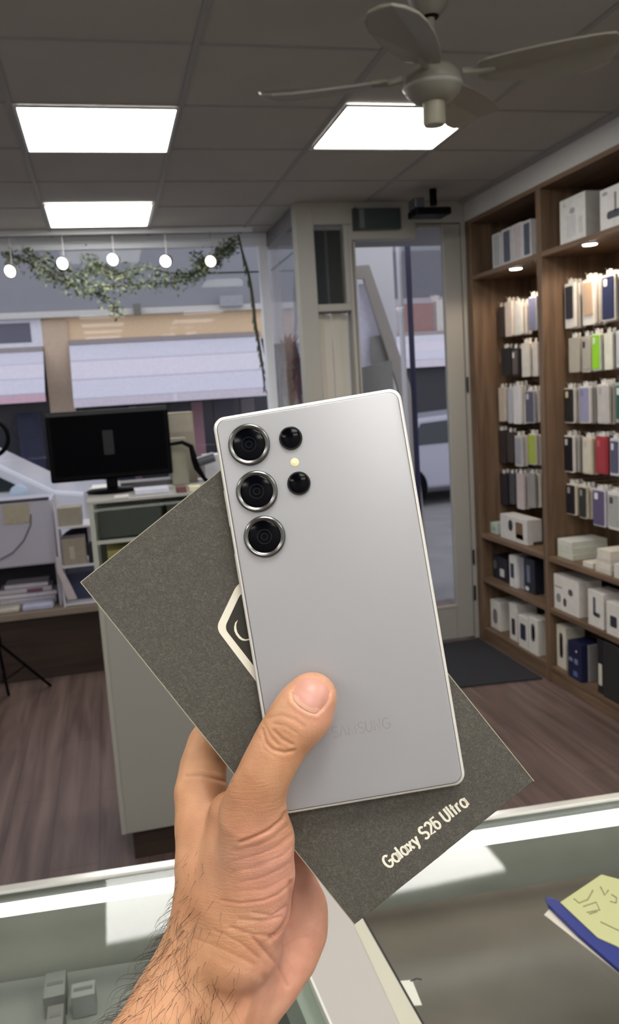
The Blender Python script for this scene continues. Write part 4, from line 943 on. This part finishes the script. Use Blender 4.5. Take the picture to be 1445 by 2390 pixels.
# pale strips paint in the light caught along the lid bevel
eb = MB()
for x0, x1, y0, y1 in ((-BW/2-.00012, -BW/2+.00022, -BL/2, BL/2), (BW/2-.00022, BW/2+.00012, -BL/2, BL/2), (-BW/2, BW/2, BL/2-.00022, BL/2+.00012)):
    eb.box(x0, x1, y0, y1, -.0006, .00008)
attach(eb.build('edge_highlight', mat('pale_edge_highlight', (164, 158, 136), .6)), bx)
M_print = mat('white_foil_print', (238, 232, 214), .5)
tcx, tcy = blc(992, 1941)
for b in letters('Galaxy S26 Ultra', 240*KB, 30*KB, .00050, 0, None, None, '', gap=.14):
    b.v = [(vx+tcx, vy+tcy, vz+.00006) for vx, vy, vz in b.v]
    attach(b.build('printed_letter', M_print), bx)
def flat_poly(pts, z, th=.00006): return MB().prism([blc(*p) for p in pts], z, z+th)
def round_poly(P, r, n=6):
    out = []
    for i in range(len(P)):
        a, b, c = Vector(P[i-1]), Vector(P[i]), Vector(P[(i+1) % len(P)])
        u = (a-b).normalized()*r; v = (c-b).normalized()*r
        for k in range(n+1):
            t = k/n; out.append(tuple(b + u*(1-t)**2 + v*t**2))
    return out
outer = round_poly([(504, 1466), (554, 1362), (640, 1330), (720, 1450), (700, 1600), (624, 1625)], 18)
inner = round_poly([(524, 1466), (562, 1384), (630, 1356), (700, 1452), (682, 1588), (628, 1600)], 14)
attach(flat_poly(outer, .00005).build('emblem_outline', M_print), bx)
attach(flat_poly(inner, .00012).build('emblem_field', mat('emblem_black', (48, 44, 36), .5)), bx)
cres = [(555.5, 1446.5), (549, 1453), (546.6, 1463), (547, 1472), (551, 1481), (558, 1490), (565, 1494.5), (573, 1495.5), (581, 1494), (590, 1488), (590, 1486), (580, 1491), (573, 1492), (566, 1489.5), (560, 1484), (554.5, 1476), (552, 1467), (551.5, 1458), (554, 1450)]
attach(flat_poly(cres, .0002).build('emblem_crescent', M_print), bx)

# ================================================================ HAND
def C(px, py, d): return np.array([(px-722.5)/F*d, -(py-1195)/F*d, -d])
chains = []
def chain(*pts):
    P = [(C(x, y, d), r*d/F) for x, y, d, r in pts]
    for i in range(len(P)-1): chains.append((P[i][0], P[i+1][0], P[i][1], P[i+1][1]))
# thumb
chain((729, 1622, .3245, 52), (712, 1648, .3240, 60), (690, 1683, .3245, 62), (662, 1722, .325, 59), (640, 1762, .324, 57), (620, 1800, .324, 58), (600, 1850, .327, 64), (590, 1900, .331, 78), (600, 1960, .338, 86), (600, 2040, .343, 87), (588, 2120, .347, 88), (560, 2200, .350, 100))
chain((735, 1626, .3248, 48), (722, 1668, .3250, 54))
# back of hand / index metacarpal
chain((468, 1852, .372, 60), (474, 1930, .366, 64), (480, 2020, .362, 70), (480, 2110, .361, 74), (486, 2180, .360, 96))
chain((540, 1900, .352, 60), (545, 2000, .352, 74), (540, 2100, .353, 90), (540, 2200, .355, 105))
# index finger, curled behind the box
chain((468, 1848, .373, 59), (474, 1790, .380, 52), (488, 1735, .384, 47), (530, 1670, .386, 44), (590, 1610, .385, 42), (640, 1570, .3815, 38), (668, 1548, .3805, 33))
chain((520, 1935, .387, 52), (592, 1855, .398, 44), (660, 1750, .391, 45), (730, 1690, .384, 42), (775, 1650, .3805, 36))
chain((560, 1970, .396, 54), (650, 1890, .398, 46), (740, 1800, .392, 43), (810, 1740, .384, 40), (850, 1705, .3805, 34))
chain((630, 2040, .400, 50), (730, 1960, .398, 42), (810, 1890, .390, 37), (870, 1840, .383, 33), (900, 1815, .380, 29))
# palm and heel of the hand
chain((500, 1940, .378, 56), (560, 2030, .388, 60), (600, 2120, .386, 70), (590, 2200, .374, 90))
chain((620, 2010, .398, 56), (676, 2070, .397, 60), (694, 2120, .392, 68), (690, 2170, .388, 72), (668, 2225, .382, 72), (628, 2285, .374, 72), (575, 2350, .366, 82))
chain((640, 2060, .392, 52), (650, 2140, .388, 62), (620, 2220, .378, 78))
# wrist and forearm
chain((486, 2180, .360, 94), (452, 2270, .358, 98), (405, 2350, .352, 100), (330, 2480, .340, 106), (215, 2680, .322, 118), (140, 2820, .310, 124), (-30, 3150, .290, 140))
chain((560, 2210, .362, 100), (540, 2300, .362, 96), (505, 2380, .358, 92), (430, 2500, .347, 100), (320, 2690, .328, 112), (240, 2830, .316, 120), (70, 3160, .296, 138))
chain((600, 2260, .374, 80), (552, 2350, .372, 86), (470, 2480, .360, 96), (350, 2690, .338, 110), (280, 2830, .326, 118), (120, 3160, .306, 132))
Mi_ph = np.array((CAMM.inverted() @ PHM).inverted()); Mi_bx = np.array((CAMM.inverted() @ BXM).inverted())
def sd_round(P, a, b, ra, rb):
    ab = b-a; t = np.clip(((P-a) @ ab)/max(ab @ ab, 1e-12), 0, 1)
    return np.linalg.norm(P-a-t[:, None]*ab, axis=1) - (ra+(rb-ra)*t)
def sd_box(P, Mi, c, h):
    q = P @ Mi[:3, :3].T + Mi[:3, 3] - c; d = np.abs(q)-h
    return np.linalg.norm(np.maximum(d, 0), axis=1) + np.minimum(d.max(axis=1), 0)
KS = .0035
def sdf(P):
    acc = np.zeros(len(P)); mn = np.full(len(P), 1e9); D = []
    for a, b, ra, rb in chains: D.append(sd_round(P, a, b, ra, rb))
    D = np.array(D); mn = D.min(axis=0)
    acc = np.exp(-(D-mn)/KS*1.6).sum(axis=0); d = mn - np.log(acc)*KS/1.6
    d = d + KS*.35                                    # chain segments overlap: keep the drawn girth
    d = np.maximum(d, -(sd_box(P, Mi_bx, np.array([0, 0, -BT/2]), np.array([BW/2, BL/2, BT/2]))-.0003))
    d = np.maximum(d, -(sd_box(P, Mi_ph, np.array([0, 0, -.004]), np.array([PW/2, PL/2, .0044]))-.0002))
    return d
def grad(P, e=.0004):
    g = np.stack([sdf(P+np.eye(3)[i]*e)-sdf(P-np.eye(3)[i]*e) for i in range(3)], axis=1)
    return g/np.maximum(np.linalg.norm(g, axis=1, keepdims=True), 1e-9)
allp = np.array([c[0] for c in chains]+[c[1] for c in chains]); lo_ = allp.min(axis=0)-.028; hi_ = allp.max(axis=0)+.028
H = .0016
N = np.ceil((hi_-lo_)/H).astype(int)
# coarse pass to find the cells near the surface, fine pass only there
Hc = H*4; Nc = N//4+2
gx = [lo_[i]+Hc*np.arange(Nc[i]) for i in range(3)]
Pc = np.stack(np.meshgrid(*gx, indexing='ij'), axis=-1).reshape(-1, 3)
Dc = sdf(Pc).reshape(Nc)
vol = np.repeat(np.repeat(np.repeat(Dc, 4, 0), 4, 1), 4, 2)
idx = np.argwhere(np.abs(vol) < Hc*2.2); Pf = lo_+idx*H
out = np.empty(len(Pf))
for s in range(0, len(Pf), 200000): out[s:s+200000] = sdf(Pf[s:s+200000])
vol[idx[:, 0], idx[:, 1], idx[:, 2]] = out
def surface_nets(V):
    s = V < 0; nx, ny, nz = V.shape
    corners = [(i, j, k) for i in (0, 1) for j in (0, 1) for k in (0, 1)]
    cnt = sum(s[i:nx-1+i, j:ny-1+j, k:nz-1+k].astype(np.int8) for i, j, k in corners)
    act = np.argwhere((cnt > 0) & (cnt < 8)); ids = -np.ones((nx-1, ny-1, nz-1), int); ids[act[:, 0], act[:, 1], act[:, 2]] = np.arange(len(act))
    pos = np.zeros((len(act), 3)); num = np.zeros(len(act))
    for a in corners:
        for ax in range(3):
            if a[ax]: continue
            b = list(a); b[ax] = 1
            va = V[act[:, 0]+a[0], act[:, 1]+a[1], act[:, 2]+a[2]]; vb = V[act[:, 0]+b[0], act[:, 1]+b[1], act[:, 2]+b[2]]
            m_ = (va < 0) != (vb < 0); t = np.where(m_, va/np.where(va-vb == 0, 1, va-vb), 0)
            p = np.tile(np.array(a, float), (len(act), 1)); p[:, ax] = t
            pos[m_] += p[m_]; num[m_] += 1
    pos = pos/num[:, None]+act; faces = []
    for ax in range(3):
        sl0 = [slice(None)]*3; sl1 = [slice(None)]*3; sl0[ax] = slice(0, -1); sl1[ax] = slice(1, None)
        cr = np.argwhere(s[tuple(sl0)] != s[tuple(sl1)]); b1, b2 = (ax+1) % 3, (ax+2) % 3
        ok = (cr[:, b1] > 0) & (cr[:, b2] > 0) & (cr[:, b1] < V.shape[b1]-1) & (cr[:, b2] < V.shape[b2]-1); cr = cr[ok]
        def gi(d1, d2):
            q = cr.copy(); q[:, b1] += d1; q[:, b2] += d2; return ids[q[:, 0], q[:, 1], q[:, 2]]
        f = np.stack([gi(-1, -1), gi(0, -1), gi(0, 0), gi(-1, 0)], axis=1)
        inside = s[cr[:, 0], cr[:, 1], cr[:, 2]]; f[~inside] = f[~inside][:, ::-1]; faces.append(f)
    return pos, np.concatenate(faces)
vp, vf = surface_nets(vol); vp = lo_+vp*H
# fine mesh: split every quad once
me0 = bpy.data.meshes.new('hand0'); me0.from_pydata(vp.tolist(), [], vf.tolist())
ob0 = bpy.data.objects.new('hand0', me0); COL.objects.link(ob0)
ss = ob0.modifiers.new('s', 'SUBSURF'); ss.levels = 2; ss.render_levels = 2
dg = bpy.context.evaluated_depsgraph_get(); dg.update(); me1 = bpy.data.meshes.new_from_object(ob0.evaluated_get(dg))
bpy.data.objects.remove(ob0); me1.name = 'hand'
nv = len(me1.vertices); co = np.empty(nv*3); me1.vertices.foreach_get('co', co); co = co.reshape(-1, 3)
def chunked(fn, P, n=150000): return np.concatenate([fn(P[s:s+n]) for s in range(0, len(P), n)])
for it in range(1):
    g = chunked(grad, co); d = chunked(sdf, co); co = co - g*np.clip(d, -.0008, .0008)[:, None]
nrm = g
px_ = co[:, 0]/-co[:, 2]*F+722.5; py_ = -co[:, 1]/-co[:, 2]*F+1195
facing = np.clip((nrm*(-co/np.linalg.norm(co, axis=1, keepdims=True))).sum(axis=1)*3, 0, 1)
def polyd(x, y, P):
    best = np.full(len(x), 1e9)
    for (x0, y0), (x1, y1) in zip(P[:-1], P[1:]):
        dx, dy = x1-x0, y1-y0; t = np.clip(((x-x0)*dx+(y-y0)*dy)/(dx*dx+dy*dy), 0, 1)
        best = np.minimum(best, np.hypot(x-x0-t*dx, y-y0-t*dy))
    return best
creases = [
 ([(613, 1702), (620, 1733), (635, 1749), (664, 1757), (684, 1752)], .50, 4), ([(640, 1706), (657, 1724), (682, 1738)], .40, 3.5), ([(627, 1676), (657, 1669), (689, 1680), (708, 1695)], .22, 4),
 ([(617, 1691), (633, 1722), (649, 1738)], .30, 3.5), ([(640, 1690), (668, 1694), (694, 1712)], .18, 3.5), ([(606, 1722), (616, 1748), (640, 1764)], .18, 3.5),
 ([(560, 1966), (584, 1958), (627, 1939), (658, 1913), (668, 1896)], .75, 4), ([(548, 1985), (600, 1975), (645, 1952), (672, 1925)], .20, 4),
 ([(540, 2012), (600, 1997), (650, 1974), (684, 1946)], .2, 4), ([(545, 2036), (610, 2020), (660, 1998), (686, 1972)], .16, 4), ([(560, 2060), (620, 2046), (684, 2010)], .2, 4),
 ([(518, 2102), (562, 2108), (617, 2102), (649, 2088), (680, 2062)], .32, 3.6), ([(560, 2080), (620, 2076), (676, 2044)], .15, 4), ([(590, 2130), (635, 2137), (668, 2115)], .3, 4), ([(560, 2146), (610, 2150), (655, 2140)], .32, 4.5),
 ([(540, 2165), (585, 2180), (640, 2184)], .28, 4), ([(590, 2190), (620, 2222), (646, 2251), (671, 2299)], .50, 5), ([(500, 2170), (560, 2200), (600, 2235)], .22, 4),
 ([(680, 2060), (679, 2102), (672, 2139), (657, 2168), (632, 2190)], .9, 6), ([(435, 1811), (470, 1810), (500, 1817), (538, 1827)], .55, 4), ([(660, 2210), (690, 2190), (716, 2186)], .18, 4),
 ([(612, 2280), (560, 2330), (540, 2390)], .35, 9), ([(640, 2262), (600, 2320), (590, 2390)], .25, 8), ([(745, 2080), (740, 2150), (722, 2210)], .12, 7), ([(456, 2190), (520, 2215), (590, 2250)], .2, 5)]
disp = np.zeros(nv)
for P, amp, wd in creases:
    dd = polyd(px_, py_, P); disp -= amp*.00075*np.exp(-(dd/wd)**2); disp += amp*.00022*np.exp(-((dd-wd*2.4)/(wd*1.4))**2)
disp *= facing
def wob(x, y, s, sd): 
    return (np.sin(x/s+sd*1.7+np.sin(y/s*.8+sd))+np.sin(y/s*1.1+sd*2.3+np.sin(x/s*.6)))*.5
def wrink(x, y, ang, per, warp, sd):
    c, s_ = math.cos(ang), math.sin(ang); v = -x*s_+y*c + warp*wob(x, y, 28, sd) + warp*.5*wob(x, y, 11, sd+2)
    gate = np.clip(.55+.9*wob(x, y, 19, sd+5), 0, 1)
    return (np.abs(np.sin(v/per*math.pi))**.55-.6)*gate
def blob(x0, y0, rx, ry, pw=2): return np.exp(-(((px_-x0)/rx)**2+((py_-y0)/ry)**2)**(pw/2))
disp += .00008*wrink(px_, py_, math.radians(-14), 12, 5, 1)*blob(600, 2030, 95, 100)
disp += .00010*wrink(px_, py_, math.radians(-2), 8, 5, 2)*blob(600, 1860, 70, 75)
disp += .00010*wrink(px_, py_, math.radians(4), 7, 6, 3)*blob(500, 1990, 90, 140)
disp += .00010*wrink(px_, py_, math.radians(14), 8, 6, 4)*blob(470, 2150, 110, 70)
disp += .00009*wrink(px_, py_, math.radians(30), 9, 6, 6)*blob(560, 2190, 110, 60)
disp += .00011*wrink(px_, py_, math.radians(-8), 5, 4, 11)*blob(600, 2010, 100, 130)
disp += .00009*wrink(px_, py_, math.radians(18), 5, 4, 12)*blob(480, 2140, 130, 100)
disp += .00006*wrink(px_, py_, math.radians(-30), 9, 7, 7)*blob(450, 2320, 180, 110)
disp += .00004*wrink(px_, py_, math.radians(38), 8, 4, 8)*blob(690, 1700, 60, 50)
# tendon ridges on the wrist
disp += .0008*np.exp(-(polyd(px_, py_, [(600, 2290), (560, 2400), (500, 2500)])/11)**2)*facing
# nail bed: a shallow groove round the nail
tipc = C(728, 1622, .3245)
NC = [(684, 1618), (686, 1633), (700, 1648), (720, 1660), (738, 1664), (752, 1652), (765, 1634), (768, 1616)]
disp -= .00035*np.exp(-(polyd(px_, py_, NC)/4.0)**2)*facing
disp += .00025*np.exp(-(np.abs(polyd(px_, py_, NC)-9)/6)**2)*facing*(py_ > 1612)
co2 = co + nrm*disp[:, None]
org = C(520, 2200, .36); me1.vertices.foreach_set('co', (co2-org).ravel()); me1.update()
# skin tone by body region, plus painted crease shade
ton = np.zeros((nv, 4)); ton[:, 3] = 1
cmask = np.zeros((nv, 4))
dorsal = np.array(lin((204, 154, 116))); palm = np.array(lin((222, 164, 140))); pale = np.array(lin((230, 172, 146))); brown = np.array(lin((166, 108, 76)))
kp = np.clip(blob(610, 2010, 110, 110)*.8+blob(700, 2150, 90, 150)*1.2+blob(735, 1640, 60, 70)*.9+blob(640, 2330, 90, 90)*.7, 0, 1)
kb = np.clip(blob(645, 1715, 40, 35)*.35+blob(560, 1880, 70, 60)*.45+blob(450, 2120, 60, 60)*.35+blob(580, 1790, 40, 60)*.3, 0, 1)
colr = dorsal*(1-kp[:, None])+palm*kp[:, None]; colr = colr*(1-kb[:, None])+brown*kb[:, None]
mot = 1+.05*wob(px_, py_, 23, 9)+.03*wob(px_, py_, 9, 4); ton[:, :3] = colr*mot[:, None]
crs = np.clip(-disp/.0006, 0, 1)[:, None]; ton[:, :3] *= (1-crs*np.array([.16, .26, .28]))  # shade of the folds put into the colour where the skin dips
at = me1.color_attributes.new('skin_tone_and_shade', 'FLOAT_COLOR', 'POINT'); at.data.foreach_set('color', ton.ravel())
cmask[:, 0] = np.clip(blob(600, 1960, 110, 170, 4)+blob(500, 2140, 130, 90)*.9+blob(600, 2190, 110, 70)*.7+blob(640, 1770, 60, 60)*.5+.08, 0, 1)*(np.clip(.75+.5*wob(px_, py_, 25, 3), 0, 1)); cmask[:, 3] = 1
at2 = me1.color_attributes.new('fold_mask', 'FLOAT_COLOR', 'POINT'); at2.data.foreach_set('color', cmask.ravel())
for p in me1.polygons: p.use_smooth = True
ms = bpy.data.materials.new('skin'); ms.use_nodes = True; nt = ms.node_tree; L = nt.links.new; bs = nt.nodes['Principled BSDF']
va = nt.nodes.new('ShaderNodeAttribute'); va.attribute_name = 'skin_tone_and_shade'
tc = nt.nodes.new('ShaderNodeTexCoord')
n1 = nt.nodes.new('ShaderNodeTexNoise'); n1.inputs['Scale'].default_value = 900; n1.inputs['Detail'].default_value = 3; L(tc.outputs['Object'], n1.inputs['Vector'])
n2 = nt.nodes.new('ShaderNodeTexNoise'); n2.inputs['Scale'].default_value = 90; n2.inputs['Detail'].default_value = 4; L(tc.outputs['Object'], n2.inputs['Vector'])
mx = nt.nodes.new('ShaderNodeMix'); mx.data_type = 'RGBA'; mx.blend_type = 'MULTIPLY'; mx.inputs['Factor'].default_value = 1
rmp = nt.nodes.new('ShaderNodeValToRGB'); rmp.color_ramp.elements[0].position = .35; rmp.color_ramp.elements[1].position = .65
rmp.color_ramp.elements[0].color = (.90, .84, .82, 1); rmp.color_ramp.elements[1].color = (1.0, 1.0, 1.0, 1)
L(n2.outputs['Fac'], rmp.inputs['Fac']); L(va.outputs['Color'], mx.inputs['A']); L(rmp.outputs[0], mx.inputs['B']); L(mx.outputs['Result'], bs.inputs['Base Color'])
vor = nt.nodes.new('ShaderNodeTexVoronoi'); vor.inputs['Scale'].default_value = 1100; L(tc.outputs['Object'], vor.inputs['Vector'])
ad = nt.nodes.new('ShaderNodeMath'); ad.operation = 'ADD'; L(n1.outputs['Fac'], ad.inputs[0]); L(vor.outputs['Distance'], ad.inputs[1])
bp = nt.nodes.new('ShaderNodeBump'); bp.inputs['Strength'].default_value = .35; bp.inputs['Distance'].default_value = .00015; L(ad.outputs[0], bp.inputs['Height']); L(bp.outputs[0], bs.inputs['Normal'])
fm = nt.nodes.new('ShaderNodeAttribute'); fm.attribute_name = 'fold_mask'
mpw = nt.nodes.new('ShaderNodeMapping'); mpw.inputs['Rotation'].default_value = (0, 0, math.radians(-10)); L(tc.outputs['Object'], mpw.inputs['Vector'])
prevb = bp
for sc_w, dist_w, amp_w in ((150, 7, .00022), (290, 6, .00012)):
    wv = nt.nodes.new('ShaderNodeTexWave'); wv.bands_direction = 'Y'; wv.inputs['Scale'].default_value = sc_w; wv.inputs['Distortion'].default_value = dist_w; wv.inputs['Detail'].default_value = 3; wv.inputs['Detail Scale'].default_value = .9; wv.inputs['Detail Roughness'].default_value = .55
    L(mpw.outputs[0], wv.inputs['Vector'])
    pw = nt.nodes.new('ShaderNodeMath'); pw.operation = 'POWER'; pw.inputs[1].default_value = .35; L(wv.outputs['Fac'], pw.inputs[0])
    mk = nt.nodes.new('ShaderNodeMath'); mk.operation = 'MULTIPLY'; L(pw.outputs[0], mk.inputs[0]); L(fm.outputs['Fac'], mk.inputs[1])
    b2 = nt.nodes.new('ShaderNodeBump'); b2.inputs['Strength'].default_value = .8; b2.inputs['Distance'].default_value = amp_w; L(mk.outputs[0], b2.inputs['Height']); L(prevb.outputs[0], b2.inputs['Normal']); prevb = b2
L(prevb.outputs[0], bs.inputs['Normal'])
bs.inputs['Roughness'].default_value = .48; bs.inputs['Specular IOR Level'].default_value = .4
bs.inputs['Subsurface Weight'].default_value = .22; bs.inputs['Subsurface Radius'].default_value = (1, .35, .2); bs.inputs['Subsurface Scale'].default_value = .004
me1.materials.append(ms)
hand = bpy.data.objects.new('person_hand', me1); COL.objects.link(hand); hand.matrix_world = CAMM @ Matrix.Translation(tuple(org))
tag(hand, 'bare left hand and hairy forearm holding the silver phone and dark box', 'hand')
def hit(x, y, lo=.28, n=60):
    """surface points of the hand under photo pixels"""
    x = np.atleast_1d(np.array(x, float)); y = np.atleast_1d(np.array(y, float)); dirs = np.stack([(x-722.5)/F, -(y-1195)/F, -np.ones_like(x)], axis=1)
    t = np.full(len(x), lo)
    for _ in range(n): t = t + np.clip(sdf(dirs*t[:, None]), -.01, .01)*.9
    return dirs*t[:, None]
# thumbnail: a curved plate following the thumb
NO = [(684, 1617), (687, 1633), (699, 1647), (719, 1660), (737, 1664), (751, 1651), (764, 1633), (767, 1614), (762, 1600), (750, 1590), (733, 1583), (716, 1582), (702, 1588), (691, 1601)]
cxn, cyn = 726, 1622; ring = smooth_path([Vector((x, y, 0)) for x, y in NO+[NO[0]]], 4)[:-1]
nr = 9; vs = []; 
for k in range(nr+1):
    for p in ring: vs.append((cxn+(p.x-cxn)*k/nr, cyn+(p.y-cyn)*k/nr))
arr = np.array(vs); S = hit(arr[:, 0], arr[:, 1]); G_ = grad(S)
kk = np.repeat(np.arange(nr+1)/nr, len(ring)); lift = .00042*(1-kk**5)+.00002
S = S+G_*lift[:, None]
mring = len(ring); b = MB(); fs = [(i*mring+j, i*mring+(j+1) % mring, (i+1)*mring+(j+1) % mring, (i+1)*mring+j) for i in range(1, nr) for j in range(mring)]
fs += [(0, mring+j, mring+(j+1) % mring) for j in range(mring)]
b.add((S-org).tolist(), fs)
mn_ = bpy.data.materials.new('fingernail'); mn_.use_nodes = True; nb = mn_.node_tree.nodes['Principled BSDF']
nb.inputs['Base Color'].default_value = lin((222, 162, 146))+(1,); nb.inputs['Roughness'].default_value = .4; nb.inputs['Coat Weight'].default_value = .1; nb.inputs['Subsurface Weight'].default_value = .1; nb.inputs['Subsurface Scale'].default_value = .002
nail = b.build('thumbnail', mn_, smooth=True)
lun = np.clip((polyd(arr[:, 0], arr[:, 1], [(688, 1634), (699, 1647), (719, 1660), (736, 1663)]) < 11).astype(float), 0, 1)
nc = np.ones((len(arr), 4)); nc[:, :3] = np.array(lin((200, 144, 128)))*(1-lun[:, None]*.8)+np.array(lin((214, 166, 144)))*lun[:, None]*.8
na = nail.data.color_attributes.new('nail_tone', 'FLOAT_COLOR', 'POINT'); na.data.foreach_set('color', nc.ravel())
nat = mn_.node_tree.nodes.new('ShaderNodeAttribute'); nat.attribute_name = 'nail_tone'; mn_.node_tree.links.new(nat.outputs['Color'], nb.inputs['Base Color']); nail.parent = hand; tag(nail, 'smooth pink thumbnail')
# hair
random.seed(5); rng = np.random.default_rng(3)
area = (py_ > 1960) & (disp > -.0004)
wgt = np.clip(blob(330, 2330, 130, 110)*1.2 + blob(395, 2170, 60, 90) + blob(440, 2330, 100, 120)*.7 + blob(420, 2060, 50, 90)*.25, 0, 1)*(py_ > 1950)
wgt = wgt*(px_ < 560); wgt /= wgt.sum()
roots = rng.choice(nv, 760, replace=False, p=wgt)
b = MB()
for i, ri in enumerate(roots):
    p = co2[ri]; nn = nrm[ri]; X, Y = px_[ri], py_[ri]
    ang = math.radians(rng.normal(118, 26)); t2 = np.array([math.cos(ang), -math.sin(ang)*1.0, 0]); t2 = np.array([-abs(math.sin(math.radians(rng.normal(24, 22)))), -1.0, 0]); 
    if rng.random() < .25: t2[0] *= -1.2
    t2 = t2-nn*(t2 @ nn); t2 /= np.linalg.norm(t2)+1e-9
    edge = 1-facing[ri]
    Lh = rng.uniform(.004, .014)*(.55 if Y < 2120 else 1); lift = rng.uniform(.10, .30)+.35*edge; side = np.cross(nn, t2)*rng.normal(0, .35)
    P = []
    for k in range(6):
        u = k/5; P.append(Vector((p-org + t2*Lh*u + nn*(Lh*lift*math.sin(u*2.2)+.0001) + side*Lh*u*u).tolist()))
    r0 = rng.uniform(.00004, .00011); b.tube(P, [r0*(1-.75*k/5) for k in range(6)], 4)
hair = b.build('arm_hair', mat('dark_brown_hair', (52, 36, 28), .6)); hair.parent = hand; tag(hair, kind='stuff')
